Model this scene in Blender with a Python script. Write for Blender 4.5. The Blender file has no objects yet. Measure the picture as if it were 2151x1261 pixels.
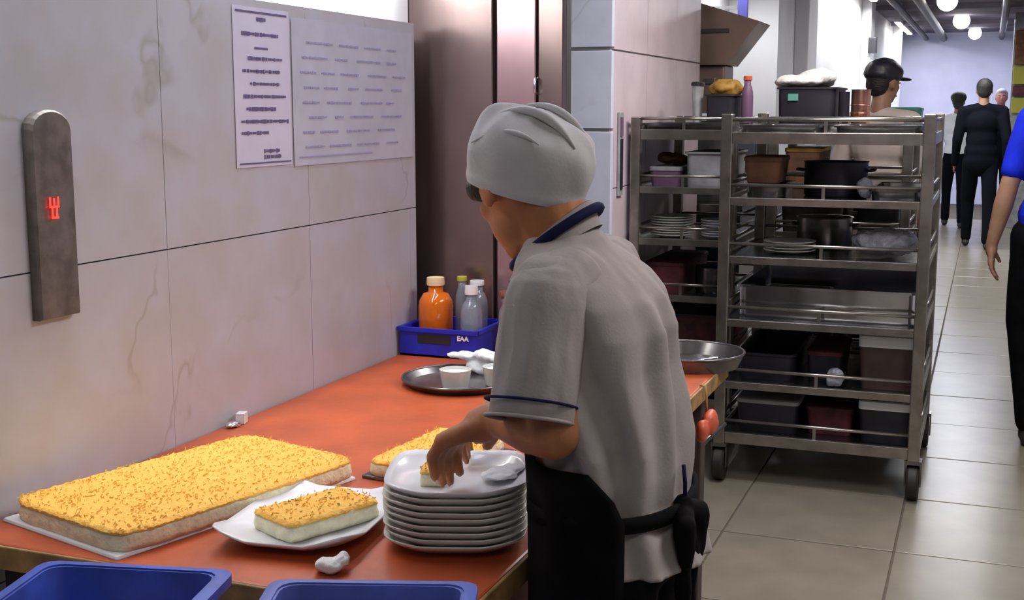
import bpy, bmesh, math, random
import numpy as np
from mathutils import Vector, Matrix, noise as mn
random.seed(7)
PI = math.pi
C = bpy.context.scene.collection
sc = bpy.context.scene

# ---------------------------------------------------------------- camera, world, lights, exposure
cam_d = bpy.data.cameras.new('camera'); cam = bpy.data.objects.new('camera', cam_d); C.objects.link(cam)
cam.location = (0, 0, 1.42)
cam.rotation_euler = (math.radians(90 - 8.75), 0, math.radians(20.9))
cam_d.sensor_width = 36; cam_d.lens = 2600 / 2151 * 36; cam_d.clip_end = 60
sc.camera = cam
sc.view_settings.view_transform = 'Standard'; sc.view_settings.look = 'None'
sc.view_settings.gamma = 1; sc.view_settings.use_curve_mapping = False
sc.view_settings.exposure = -0.12
w = bpy.data.worlds.new('world'); sc.world = w; w.use_nodes = True
w.node_tree.nodes['Background'].inputs[0].default_value = (.75, .72, .8, 1)
w.node_tree.nodes['Background'].inputs[1].default_value = .12

def area(name, loc, sx, sy, power, col, rot=(0, 0, 0), spread=180):
    d = bpy.data.lights.new(name, 'AREA'); d.shape = 'RECTANGLE'; d.size = sx; d.size_y = sy
    d.energy = power; d.color = col; d.spread = math.radians(spread)
    o = bpy.data.objects.new(name, d); C.objects.link(o); o.location = loc; o.rotation_euler = rot
    return o
area('overhead_area_light', (.75, 2.3, 2.50), .6, 1.2, 38, (1, .92, .92))
area('overhead_area_light', (.3, -.3, 2.50), .6, 1.2, 13, (1, .95, .9))
area('overhead_area_light', (-.55, 4.0, 2.50), .5, .9, 34, (.95, .95, 1))  # overhead fill added to brighten the tiled pillar
area('overhead_area_light', (-.15, 5.1, 2.50), .5, .9, 34, (1, .95, .88))
area('overhead_area_light', (.3, 9.0, 2.50), .6, 1.4, 62, (.97, .97, 1))
area('overhead_area_light', (-.1, 13.0, 2.50), .5, 1.6, 60, (.9, .93, 1))
area('overhead_area_light', (-.2, 17.5, 2.50), .9, 2.0, 85, (.80, .84, 1))
area('wall_top_fill', (-1.05, 2.3, 2.50), .12, 1.4, 9, (.74, .78, 1))  # added bluish fill, grazes the wall top and notices to brighten them

# ---------------------------------------------------------------- materials
def mat(name, col, rough=.5, metal=0, var=0, scale=8, bump=0, bscale=40, col2=None, spec=.5, trans=0, emit=0, coat=0, stretch=None, detail=3):
    m = bpy.data.materials.new(name); m.use_nodes = True
    n = m.node_tree.nodes; l = m.node_tree.links; b = n['Principled BSDF']
    b.inputs['Base Color'].default_value = (*col, 1); b.inputs['Roughness'].default_value = rough
    b.inputs['Metallic'].default_value = metal; b.inputs['Specular IOR Level'].default_value = spec if rough < .8 else min(spec, .12)
    b.inputs['Transmission Weight'].default_value = trans; b.inputs['Coat Weight'].default_value = coat
    tc = n.new('ShaderNodeTexCoord'); mp = n.new('ShaderNodeMapping'); l.new(tc.outputs['Object'], mp.inputs[0])
    if stretch: mp.inputs['Scale'].default_value = stretch
    if var or col2:
        t = n.new('ShaderNodeTexNoise'); t.inputs['Scale'].default_value = scale; t.inputs['Detail'].default_value = detail
        l.new(mp.outputs[0], t.inputs['Vector'])
        r = n.new('ShaderNodeValToRGB')
        c2 = col2 or tuple(min(1, c * (1 + var)) for c in col); c1 = col if col2 else tuple(c * (1 - var) for c in col)
        r.color_ramp.elements[0].position = .35; r.color_ramp.elements[1].position = .65
        r.color_ramp.elements[0].color = (*c1, 1); r.color_ramp.elements[1].color = (*c2, 1)
        l.new(t.outputs[0], r.inputs[0]); l.new(r.outputs[0], b.inputs['Base Color'])
    if bump:
        t2 = n.new('ShaderNodeTexNoise'); t2.inputs['Scale'].default_value = bscale; t2.inputs['Detail'].default_value = 4
        l.new(mp.outputs[0], t2.inputs['Vector'])
        bp = n.new('ShaderNodeBump'); bp.inputs['Strength'].default_value = bump; bp.inputs['Distance'].default_value = .01
        l.new(t2.outputs[0], bp.inputs['Height']); l.new(bp.outputs[0], b.inputs['Normal'])
    if emit:
        b.inputs['Emission Color'].default_value = (*col, 1); b.inputs['Emission Strength'].default_value = emit
    return m

def marble(name, base, vein, scale=2.2, tint2=None, rough=.3):
    """Light stone with thin wandering veins and faint clouding."""
    m = bpy.data.materials.new(name); m.use_nodes = True
    n = m.node_tree.nodes; l = m.node_tree.links; b = n['Principled BSDF']; b.inputs['Roughness'].default_value = rough
    tc = n.new('ShaderNodeNewGeometry'); mp = n.new('ShaderNodeMapping'); mp.inputs['Rotation'].default_value = (.9, .2, .3)
    l.new(tc.outputs['Position'], mp.inputs[0])
    t = n.new('ShaderNodeTexNoise'); t.inputs['Scale'].default_value = scale; t.inputs['Detail'].default_value = 4
    t.inputs['Distortion'].default_value = .6; l.new(mp.outputs[0], t.inputs['Vector'])
    s = n.new('ShaderNodeMath'); s.operation = 'SUBTRACT'; s.inputs[1].default_value = .5; l.new(t.outputs[0], s.inputs[0])
    a = n.new('ShaderNodeMath'); a.operation = 'ABSOLUTE'; l.new(s.outputs[0], a.inputs[0])
    r = n.new('ShaderNodeValToRGB'); r.color_ramp.elements[0].position = 0; r.color_ramp.elements[1].position = .013
    r.color_ramp.elements[0].color = (1, 1, 1, 1); r.color_ramp.elements[1].color = (0, 0, 0, 1); l.new(a.outputs[0], r.inputs[0])
    t3 = n.new('ShaderNodeTexNoise'); t3.inputs['Scale'].default_value = 3; l.new(tc.outputs['Position'], t3.inputs['Vector'])
    r3 = n.new('ShaderNodeValToRGB'); r3.color_ramp.elements[0].position = .52; r3.color_ramp.elements[1].position = .62
    l.new(t3.outputs[0], r3.inputs[0])
    mu = n.new('ShaderNodeMath'); mu.operation = 'MULTIPLY'; l.new(r.outputs[0], mu.inputs[0]); l.new(r3.outputs[0], mu.inputs[1])
    m2 = n.new('ShaderNodeMath'); m2.operation = 'MULTIPLY'; m2.inputs[1].default_value = .6; l.new(mu.outputs[0], m2.inputs[0])
    t4 = n.new('ShaderNodeTexNoise'); t4.inputs['Scale'].default_value = 9; t4.inputs['Detail'].default_value = 5; l.new(tc.outputs['Position'], t4.inputs['Vector'])
    r4 = n.new('ShaderNodeValToRGB'); r4.color_ramp.elements[0].position = .35; r4.color_ramp.elements[1].position = .65
    r4.color_ramp.elements[0].color = (*(tint2 or tuple(c * .9 for c in base)), 1); r4.color_ramp.elements[1].color = (*base, 1)
    l.new(t4.outputs[0], r4.inputs[0])
    mx = n.new('ShaderNodeMix'); mx.data_type = 'RGBA'; l.new(m2.outputs[0], mx.inputs[0]); l.new(r4.outputs[0], mx.inputs[6])
    mx.inputs[7].default_value = (*vein, 1); l.new(mx.outputs[2], b.inputs['Base Color'])
    return m

M = {}
M['wall_tile'] = marble('marble_wall_tile', (.53, .54, .61), (.34, .32, .28), tint2=(.50, .49, .50))
M['grout'] = mat('tile_grout', (.36, .35, .36), .8)
M['pillar_tile'] = marble('pillar_tile', (.70, .71, .82), (.5, .49, .5), tint2=(.64, .65, .76))
M['pink_tile'] = mat('pink_grey_tile', (.62, .50, .55), .35, var=.08, scale=5)
M['floor_tile'] = mat('floor_tile', (.225, .195, .148), .28, var=.09, scale=6, bump=.05, bscale=12)
M['floor_grout'] = mat('floor_grout', (.12, .10, .08), .8)
M['paint'] = mat('white_wall_paint', (.72, .72, .74), .6, var=.04, scale=3)
M['blue_paint'] = mat('pale_blue_wall_paint', (.66, .67, .90), .6, var=.05, scale=3)
M['ceiling'] = mat('dark_ceiling', (.20, .18, .22), .8, var=.3, scale=2)
M['bronze_steel'] = mat('brushed_dark_steel', (.25, .185, .175), .22, .85, var=.22, scale=6, bump=.12, bscale=5, stretch=(1, 1, .35))
M['pink_steel'] = mat('rosy_brushed_steel', (.50, .33, .35), .25, .85, var=.15, scale=6, bump=.12, bscale=5, stretch=(1, 1, .3))
M['seam'] = mat('dark_seam', (.05, .04, .04), .5)
M['steel'] = mat('rack_steel', (.34, .315, .28), .28, .9, var=.18, scale=14, bump=.06, bscale=30)
M['steel_sheet'] = mat('shelf_steel', (.24, .235, .23), .22, .95, var=.25, scale=9, bump=.1, bscale=16)
M['bright_steel'] = mat('polished_steel', (.75, .76, .8), .14, 1, var=.1, scale=12)
M['dull_steel'] = mat('tarnished_steel', (.16, .15, .15), .25, .8, var=.25, scale=16)
M['rubber'] = mat('black_rubber', (.018, .014, .011), .6, var=.2, scale=20)
M['table'] = mat('orange_red_table', (.44, .082, .022), .42, var=.14, scale=9, bump=.06, bscale=60)
M['table_edge'] = mat('worn_wood_edge', (.34, .20, .07), .6, var=.35, scale=22)
M['dark_wood'] = mat('dark_frame', (.06, .04, .03), .6, var=.3, scale=10)
M['blue'] = mat('blue_plastic', (.012, .02, .42), .4, var=.2, scale=14)
M['blue2'] = mat('worn_blue_plastic', (.035, .075, .42), .5, var=.25, scale=14)
M['blue3'] = mat('pale_blue_plastic', (.08, .12, .42), .45, var=.15, scale=10)
M['scrap_red'] = mat('pink_scrap', (.40, .12, .12), .7)
M['scrap_tan'] = mat('tan_scrap', (.36, .24, .15), .7)
M['white'] = mat('glazed_white', (.80, .81, .84), .25, coat=.3, spec=.5)
M['plate'] = mat('grey_white_stoneware', (.66, .66, .60), .25, var=.05, scale=20, coat=.3)
M['cream'] = mat('cake_sponge', (.90, .86, .62), .8, var=.1, scale=60, bump=.4, bscale=120)
M['topping'] = mat('golden_topping', (.88, .52, .09), .75, var=.1, scale=50, bump=.5, bscale=160, col2=(.92, .46, .07))
M['topping2'] = mat('golden_strands', (.95, .64, .13), .7, col2=(.88, .46, .06), scale=90)
M['herb'] = mat('green_herb', (.16, .20, .04), .7)
M['cream_dot'] = mat('whipped_cream', (.88, .87, .82), .5)
M['paper'] = mat('white_paper', (.66, .64, .78), .7, var=.04, scale=12)
M['paper2'] = mat('bluish_paper', (.53, .54, .63), .7, var=.05, scale=12)
M['ink'] = mat('dark_ink', (.16, .13, .26), .8)
M['ink2'] = mat('faded_blue_ink', (.38, .38, .60), .8)
M['cloth_white'] = mat('white_cloth', (.88, .9, .92), .9, bump=.3, bscale=50)
M['tissue'] = mat('crumpled_tissue', (.78, .78, .74), .9, bump=.4, bscale=90)
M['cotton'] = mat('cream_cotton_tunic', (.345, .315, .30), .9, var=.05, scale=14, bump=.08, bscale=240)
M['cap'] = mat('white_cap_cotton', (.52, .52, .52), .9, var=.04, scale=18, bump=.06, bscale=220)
M['navy'] = mat('navy_trim', (.012, .012, .05), .8)
M['black'] = mat('black_cloth', (.0032, .0028, .004), .9, var=.3, scale=20)
M['skin'] = mat('tan_skin', (.40, .155, .06), .55, var=.2, scale=18, bump=.05, bscale=200)
M['skin2'] = mat('brown_skin', (.30, .16, .10), .55, var=.1, scale=20)
M['skin3'] = mat('ruddy_skin', (.42, .16, .13), .55)
M['hair'] = mat('black_hair', (.012, .009, .008), .6, bump=.5, bscale=160)
M['grey_hair'] = mat('grey_hair', (.25, .22, .24), .7)
M['royal'] = mat('royal_blue_polo', (.008, .02, .50), .8, var=.15, scale=10)
M['suit'] = mat('black_suit', (.003, .0035, .007), .95)
M['shirt_white'] = mat('white_shirt', (.75, .75, .8), .9)
M['beige'] = mat('beige_shirt', (.55, .46, .42), .9, var=.06, scale=10)
M['pale_blue'] = mat('pale_blue_shirt', (.36, .44, .62), .9)
M['eye'] = mat('eye_white', (.7, .68, .62), .3)
M['pupil'] = mat('dark_pupil', (.01, .008, .006), .2)
M['lip'] = mat('lip', (.35, .11, .08), .5)
M['oil'] = mat('orange_oil', (1, .22, .008), .06, trans=.4, coat=.5)
M['clear'] = mat('clear_plastic', (.62, .66, .72), .12, trans=.75)
M['cap_cream'] = mat('cream_plastic_cap', (.82, .62, .38), .5)
M['blackplastic'] = mat('black_plastic', (.015, .014, .022), .45, var=.3, scale=12)
M['greyplastic'] = mat('grey_plastic', (.30, .30, .31), .5, var=.2, scale=12)
M['purple'] = mat('dull_purple_plastic', (.16, .08, .15), .5)
M['green'] = mat('sea_green_plastic', (.10, .33, .26), .5)
M['ochre'] = mat('ochre_plastic', (.38, .20, .03), .6, var=.2, scale=16)
M['brown'] = mat('brown_cardboard', (.20, .10, .06), .8, var=.2, scale=14)
M['dark_brown'] = mat('dark_brown_plastic', (.07, .04, .032), .6, var=.2, scale=12)
M['red'] = mat('coral_red_plastic', (.62, .11, .05), .45)
M['copper'] = mat('coppery_tin', (.62, .30, .24), .25, .9, var=.2, scale=10)
M['film'] = mat('cling_film', (.55, .56, .62), .15, trans=.35, bump=.9, bscale=55)
M['hood'] = mat('brown_steel_hood', (.26, .18, .14), .35, .5, var=.15, scale=4)
M['panel'] = mat('brushed_call_plate', (.17, .15, .14), .5, .5, var=.25, scale=30)
M['screen'] = mat('black_screen', (.01, .008, .01), .15)
M['led'] = mat('red_led', (1, .03, .02), .5, emit=3)
M['bluebtn'] = mat('blue_button', (.01, .015, .25), .3)
M['tube'] = mat('unseen_lamp_tube', (1, 1, .96), .5, emit=14)
M['globe'] = mat('lamp_globe', (1, .97, .9), .5, emit=9)
M['sign'] = mat('blue_sign', (.12, .12, .50), .5)
M['yellow'] = mat('yellow_board', (.45, .42, .05), .6)
M['dark_red'] = mat('dark_red_lining', (.10, .02, .03), .7, var=.4, scale=15)

# ---------------------------------------------------------------- mesh helpers
class G:
    """collects shapes into one mesh"""
    def __init__(s): s.v = []; s.f = []
    def add(s, v, f):
        k = len(s.v); s.v += [tuple(p) for p in v]; s.f += [tuple(i + k for i in q) for q in f]; return s
    def box(s, a, b, rz=0, piv=None):
        x0, y0, z0 = a; x1, y1, z1 = b
        v = [(x, y, z) for z in (z0, z1) for x, y in ((x0, y0), (x1, y0), (x1, y1), (x0, y1))]
        if rz:
            px, py = piv or ((x0 + x1) / 2, (y0 + y1) / 2); c, t = math.cos(rz), math.sin(rz)
            v = [(px + (x - px) * c - (y - py) * t, py + (x - px) * t + (y - py) * c, z) for x, y, z in v]
        return s.add(v, [(0, 3, 2, 1), (4, 5, 6, 7), (0, 1, 5, 4), (1, 2, 6, 5), (2, 3, 7, 6), (3, 0, 4, 7)])
    def bbox(s, a, b, r=.006, rz=0):
        """box with chamfered vertical and top edges"""
        x0, y0, z0 = a; x1, y1, z1 = b; cx, cy = (x0 + x1) / 2, (y0 + y1) / 2; hx, hy = (x1 - x0) / 2, (y1 - y0) / 2
        def ring(z, i): return s_ring(cx, cy, z, hx - i, hy - i, r, rz)
        rings = [ring(z0, 0), ring(z1 - r, 0), ring(z1 - .3 * r, .3 * r), ring(z1, r)]
        return s.rings(rings)
    def rings(s, R, cap0=True, cap1=True, closed=False):
        n = len(R[0]); v = [p for r in R for p in r]; f = []
        for i in range(len(R) - 1):
            for j in range(n):
                f.append((i * n + j, i * n + (j + 1) % n, (i + 1) * n + (j + 1) % n, (i + 1) * n + j))
        if cap0: f.append(tuple(reversed(range(n))))
        if cap1: f.append(tuple((len(R) - 1) * n + j for j in range(n)))
        return s.add(v, f)
    def tube(s, pts, r, n=8, cap=True):
        pts = [Vector(p) for p in pts]; R = []; N = None
        for i, p in enumerate(pts):
            d = (pts[min(i + 1, len(pts) - 1)] - pts[max(i - 1, 0)]).normalized()
            if N is None:
                N = d.orthogonal().normalized()
            N = (N - d * N.dot(d)).normalized(); B = d.cross(N)
            rr = r[i] if isinstance(r, (list, tuple)) else r
            R.append([p + (N * math.cos(2 * PI * k / n) + B * math.sin(2 * PI * k / n)) * rr for k in range(n)])
        return s.rings(R, cap, cap)
    def lathe(s, prof, c=(0, 0, 0), n=28, sx=1, sy=1, rz=0):
        R = []
        for r, z in prof:
            R.append([(c[0] + max(r, 1e-4) * (sx * math.cos(a) * math.cos(rz) - sy * math.sin(a) * math.sin(rz)),
                       c[1] + max(r, 1e-4) * (sx * math.cos(a) * math.sin(rz) + sy * math.sin(a) * math.cos(rz)), c[2] + z) for a in [2 * PI * k / n for k in range(n)]])
        return s.rings(R)
    def ball(s, c, r, rx=None, ax=None, nu=16, nv=10):
        """ellipsoid; rx = (a,b,c) radii, ax = 3 axis vectors"""
        rx = rx or (r, r, r); ax = ax or (Vector((1, 0, 0)), Vector((0, 1, 0)), Vector((0, 0, 1))); c = Vector(c); R = []
        for i in range(nv + 1):
            t = -PI / 2 + PI * i / nv; k = max(math.cos(t), 1e-3); z = math.sin(t)
            R.append([c + ax[0] * rx[0] * k * math.cos(a) + ax[1] * rx[1] * k * math.sin(a) + ax[2] * rx[2] * z for a in [2 * PI * j / nu for j in range(nu)]])
        return s.rings(R)
    def cap(s, a, b, ra, rb, n=14):
        """tapered capsule"""
        a, b = Vector(a), Vector(b); d = b - a; L = max(d.length, 1e-5); d.normalize(); N = d.orthogonal().normalized(); B = d.cross(N); R = []
        for i in range(5):
            t = -PI / 2 + PI / 2 * i / 4; R.append((a + d * ra * math.sin(t), ra * max(math.cos(t), .01)))
        for i in range(5):
            t = PI / 2 * i / 4; R.append((b + d * rb * math.sin(t), rb * max(math.cos(t), .01)))
        return s.rings([[p + (N * math.cos(2 * PI * k / n) + B * math.sin(2 * PI * k / n)) * r for k in range(n)] for p, r in R])
    def mesh(s, name):
        me = bpy.data.meshes.new(name); me.from_pydata(s.v, [], s.f); me.validate(); me.update()
        return me

def s_ring(cx, cy, z, hx, hy, r, rz=0, k=3):
    r = min(r, hx, hy); out = []
    for qx, qy, a0 in ((1, 1, 0), (-1, 1, PI / 2), (-1, -1, PI), (1, -1, 1.5 * PI)):
        for i in range(k + 1):
            a = a0 + PI / 2 * i / k
            x = qx * (hx - r) + r * math.cos(a); y = qy * (hy - r) + r * math.sin(a)
            out.append((cx + x * math.cos(rz) - y * math.sin(rz), cy + x * math.sin(rz) + y * math.cos(rz), z))
    return out

def obj(name, g, m, parent=None, smooth=False, loc=None):
    me = g.mesh(name) if isinstance(g, G) else g
    if not len(me.materials) and m: me.materials.append(m)
    o = bpy.data.objects.new(name, me); C.objects.link(o)
    if parent:
        o.parent = parent; o.matrix_parent_inverse = Matrix.Translation(parent.location).inverted() if parent.type == 'EMPTY' else Matrix.Translation((0, 0, 0))
    if loc: o.location = loc
    if smooth:
        for p in me.polygons: p.use_smooth = True
        if smooth == 'auto':
            me.set_sharp_from_angle(angle=math.radians(35))
    return o
def tag(o, label=None, cat=None, group=None, kind=None):
    if label: o['label'] = label
    if cat: o['category'] = cat
    if group: o['group'] = group
    if kind: o['kind'] = kind
    return o
def thing(name, loc, label, cat, group=None):
    o = bpy.data.objects.new(name, None); C.objects.link(o); o.location = loc; o.empty_display_size = .1
    bpy.context.view_layer.update()
    return tag(o, label, cat, group)
def struct(name, g, m, **k): return tag(obj(name, g, m, **k), kind='structure')
def copytree(root, loc):
    """copy of a thing with its parts and sub-parts, moved to loc"""
    r = root.copy(); C.objects.link(r); r.location = loc
    for ch in list(root.children):
        c = ch.copy(); C.objects.link(c); c.parent = r
        for g in ch.children:
            d = g.copy(); C.objects.link(d); d.parent = c
    return r

def blob(g, voxel, smooth=6, amp=0, fr=(10, 10, 10), seed=0, cut=None):
    """fuse overlapping shapes into one continuous skin"""
    me = g.mesh('tmp'); o = bpy.data.objects.new('tmp', me); C.objects.link(o)
    md = o.modifiers.new('r', 'REMESH'); md.mode = 'VOXEL'; md.voxel_size = voxel; md.use_smooth_shade = True
    if smooth:
        s = o.modifiers.new('s', 'SMOOTH'); s.factor = .5; s.iterations = smooth
    dg = bpy.context.evaluated_depsgraph_get(); dg.update()
    m2 = bpy.data.meshes.new_from_object(o.evaluated_get(dg))
    bpy.data.objects.remove(o)
    if amp:
        nrm = [v.normal.copy() for v in m2.vertices]
        for v, nn in zip(m2.vertices, nrm):
            k = mn.noise(Vector((v.co.x * fr[0] + seed, v.co.y * fr[1], v.co.z * fr[2]))) + .5 * mn.noise(Vector((v.co.x * fr[0] * 2.3 + seed, v.co.y * fr[1] * 2.3, v.co.z * fr[2] * 2)))
            v.co += nn * k * amp
    if cut:
        bm = bmesh.new(); bm.from_mesh(m2)
        for co, no in cut:
            res = bmesh.ops.bisect_plane(bm, geom=bm.verts[:] + bm.edges[:] + bm.faces[:], plane_co=co, plane_no=no, clear_outer=True)
        bm.to_mesh(m2); bm.free()
    for p in m2.polygons: p.use_smooth = True
    return m2

# ================================================================= SETTING
XW = -1.385
fl = struct('floor', G().box((-1.7, -2.6, -.1), (3.0, 20.2, -.006)), M['floor_grout'])
tile_me = G().bbox((-.297, -.297, -.03), (.297, .297, 0), .003).mesh('tile'); tile_me.materials.append(M['floor_tile'])
small_tile = G().bbox((-.277, -.297, -.03), (.277, .297, 0), .003).mesh('tile'); small_tile.materials.append(M['floor_tile'])
xs = [-.495 + .56 * i for i in range(-2, 5)]
cnt = 0
for j in range(-3, 27):
    for x in xs:
        y = 4.04 - .3 + .6 * (j - 4)
        if y < -.6 or y > 20 or x < -1.75 or (x > .9 and y > 5): continue
        o = bpy.data.objects.new('tile', small_tile); C.objects.link(o); o.parent = fl
        o.location = (x, y, random.uniform(-.0008, .0005)); cnt += 1
# far and side remainder of the floor is one plain stuff sheet of tile
g = G(); g.box((1.2, 5.0, -.006), (3.0, 20.1, 0)); g.box((2.03, -.6, -.006), (3.0, 5.0, 0)); g.box((-1.7, -2.6, -.006), (3.0, -.6, 0))
o = tag(obj('tile_field', g, M['floor_tile'], fl), kind='stuff')

# tiled wall on the left, its ledge at 1.638 m, recessed white paint above
wl = struct('wall_left', G().box((XW - .12, -2.5, 0), (XW - .012, 2.925, 1.630)), M['grout'])
zrows = [(.003, .228), (.228, .698), (.698, 1.168), (1.168, 1.638)]
ys = [-2.5, -2.212, -1.702, -1.192, -.682, -.172, .338, .848, 1.358, 1.868, 2.378, 2.888, 2.925]
for a, b in zip(ys[:-1], ys[1:]):
    for z0, z1 in zrows:
        gg = G().box((-.0, 0, 0), (.012, b - a - .0014, z1 - z0 - .0026))
        o = obj('tile', gg, M['wall_tile'], None); o.parent = wl
        o.location = (XW - .012 + random.uniform(-.0006, .0004), a + .0015, z0 + .0015)
wu = struct('wall_left_upper', G().box((XW - .17, -2.5, 1.60), (XW - .06, 3.016, 2.6)), M['paint'])
# unseen batten added above the ledge to whiten the upper wall
t = thing('unseen_tube_lamp', (XW - .03, 2.0, 1.83), 'long unseen tube lamp whitening the wall above the tiles', 'lamp')
obj('housing', G().bbox((XW - .06, 1.1, 1.80), (XW - .035, 2.85, 1.85), .004), M['paint'], t)
obj('tube', G().tube([(XW - .022, 1.14, 1.825), (XW - .022, 2.81, 1.825)], .012), M['tube'], t, smooth=True)
area('unseen_tube_glow', (XW - .006, 2.0, 1.815), .03, 1.7, 22, (1, 1, .97), (0, math.radians(40), 0))

# steel clad face beyond the end of the tiled wall
sw = struct('wall_steel', G().box((-1.75, 3.045, 0), (-1.015, 3.085, 2.6)), M['seam'])
obj('panel', G().bbox((-1.75, 3.02, 0), (-1.207, 3.05, 2.6), .003), M['bronze_steel'], sw)
obj('panel', G().bbox((-1.195, 3.018, 0), (-1.088, 3.05, 2.6), .003), M['pink_steel'], sw)
obj('panel', G().bbox((-1.082, 3.02, 0), (-1.015, 3.05, 2.6), .003), M['bronze_steel'], sw)
obj('handle', G().tube([(-1.083, 3.014, 1.46), (-1.083, 2.998, 1.465), (-1.083, 2.998, 1.495), (-1.083, 3.014, 1.50)], .004), M['bright_steel'], sw, smooth=True)
obj('button', G().ball((-1.155, 3.016, 1.222), .009), M['bright_steel'], sw, smooth=True)
# tiled pillar
pl = struct('wall_pillar', G().box((-1.95, 4.91, 0), (-1.45, 6.53, 2.6)), M['grout'])
for z0, z1 in ((0, .45), (.45, .9), (.9, 1.335), (1.345, 1.660), (1.672, 2.1), (2.1, 2.6)):
    obj('tile', G().bbox((-1.95, 4.895, z0), (-1.437, 4.93, z1 - .004), .003), M['pillar_tile'], pl)
for y0, y1 in ((4.932, 5.45), (5.455, 6.0), (6.005, 6.53)):
    for z0, z1 in ((0, .6), (.6, 1.10), (1.10, 1.66), (1.664, 2.2), (2.2, 2.6)):
        obj('tile', G().box((-1.46, y0, z0), (-1.438, y1, z1 - .004)), M['pink_tile'], pl)
sp = thing('pillar_call_station', (-1.438, 5.02, 1.06), 'narrow dark vertical plate on the side of the tiled pillar', 'panel')
obj('plate', G().bbox((-1.437, 4.985, 1.064), (-1.428, 5.05, 1.41), .003), M['greyplastic'], sp)
obj('slot', G().bbox((-1.428, 5.0, 1.09), (-1.423, 5.032, 1.30), .002), M['blackplastic'], sp)
obj('slot', G().bbox((-1.428, 5.0, 1.31), (-1.423, 5.032, 1.39), .002), M['purple'], sp)

struct('wall_far_left', G().box((-1.95, 6.53, 0), (-1.62, 8.2, 2.6)), M['paint'])
w2 = struct('wall_corridor_left', G().box((-1.95, 8.2, 0), (-1.30, 20.0, 2.6)), M['paint'])
for y in (8.9, 13.6, 18.0):
    struct('trim_1', G().bbox((-1.30, y, 0), (-1.20, y + .45, 2.56), .01), M['paint'])
struct('wall_end', G().box((-1.95, 20.0, 0), (3.0, 20.2, 2.6)), M['blue_paint'])
struct('wall_right', G().box((3.0, -2.6, 0), (3.1, 20.2, 2.6)), M['paint'])
struct('wall_back', G().box((-1.7, -2.7, 0), (3.1, -2.6, 2.6)), M['paint'])
ce = struct('ceiling', G().box((-1.95, -2.7, 2.56), (3.1, 20.2, 2.66)), M['ceiling'])
# pipes and beams under the ceiling at the far end
for x, r, lab in ((-.95, .035, 'thin dark ceiling pipe nearest the corridor left wall'), (-.7, .05, 'thick dark ceiling pipe just left of the globe lamps'), (.1, .04, 'thin dark ceiling pipe just right of the globe lamps'), (.45, .06, 'thick dark ceiling pipe at the top right corner')):
    p = thing('ceiling_pipe', (x, 14, 2.49), lab, 'pipe', 'ceiling pipes')
    obj('pipe', G().tube([(x, 6.5, 2.47), (x, 19.9, 2.47)], r), M['seam'], p, smooth=True)
for y in (10.5, 12.5, 14.6, 17.3):
    obj('beam', G().bbox((-1.28, y, 2.51), (3.0, y + .12, 2.565), .01), M['ceiling'], ce)
# right-hand column with boards
col = struct('wall_column', G().box((.22, 16.2, 0), (.9, 16.6, 2.56)), M['greyplastic'])
nb = thing('notice_board', (.4, 16.15, 1.6), 'brown, red and yellow boards on the column at the right edge', 'board')
for z0, z1, mm in ((1.95, 2.35, 'brown'), (1.72, 1.93, 'yellow'), (1.58, 1.70, 'dark_red'), (1.38, 1.56, 'yellow')):
    obj('panel', G().bbox((.235, 16.12, z0), (.8, 16.155, z1), .01), M[mm], nb)

# strip lamps added to whiten wall bands, and globe lamps of the corridor
def spot(name, loc, power, col, size=1.9):
    d = bpy.data.lights.new(name, 'SPOT'); d.energy = power; d.color = col; d.spot_size = size; d.spot_blend = .7; d.shadow_soft_size = .05
    o = bpy.data.objects.new(name, d); C.objects.link(o); o.location = loc; return o
for (y0, y1, pw), lab in zip(((9.75, 13.35, 80), (16.7, 19.4, 22)), ('long added strip lamp whitening the widest bright wall band', 'long added strip lamp whitening the farther bright wall band')):
    area('added_wall_wash', (-1.16, (y0 + y1) / 2, 2.49), .05, y1 - y0, pw, (1, 1, 1), (0, math.radians(-14), 0))
    t = thing('added_strip_lamp', (-1.16, (y0 + y1) / 2, 2.56), lab, 'lamp')
    obj('housing', G().bbox((-1.20, y0, 2.515), (-1.12, y1, 2.56), .005), M['paint'], t)
    obj('diffuser', G().bbox((-1.19, y0 + .01, 2.505), (-1.13, y1 - .01, 2.516), .003), M['globe'], t)
spot('added_wall_wash', (-1.40, 7.55, 2.46), 45, (1, 1, 1), 2.4)  # unseen spot added to brighten the wall behind the hood
for (x, y, r), lab in zip(((-.458, 13.36, .10), (-.385, 16.37, .10), (-.261, 19.03, .09)),
                          ('glowing round ceiling lamp cut by the top edge, nearest of three', 'largest glowing round ceiling lamp, middle of the row', 'small glowing round ceiling lamp, farthest along the corridor')):
    t = thing('globe_lamp', (x, y, 2.56), lab, 'lamp', 'corridor ceiling lamps')
    obj('globe', G().ball((x, y, 2.49), r), M['globe'], t, smooth=True)
    obj('base', G().lathe([(.05, 0), (.05, .03), (.03, .03)], (x, y, 2.535)), M['greyplastic'], t, smooth='auto')

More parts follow.
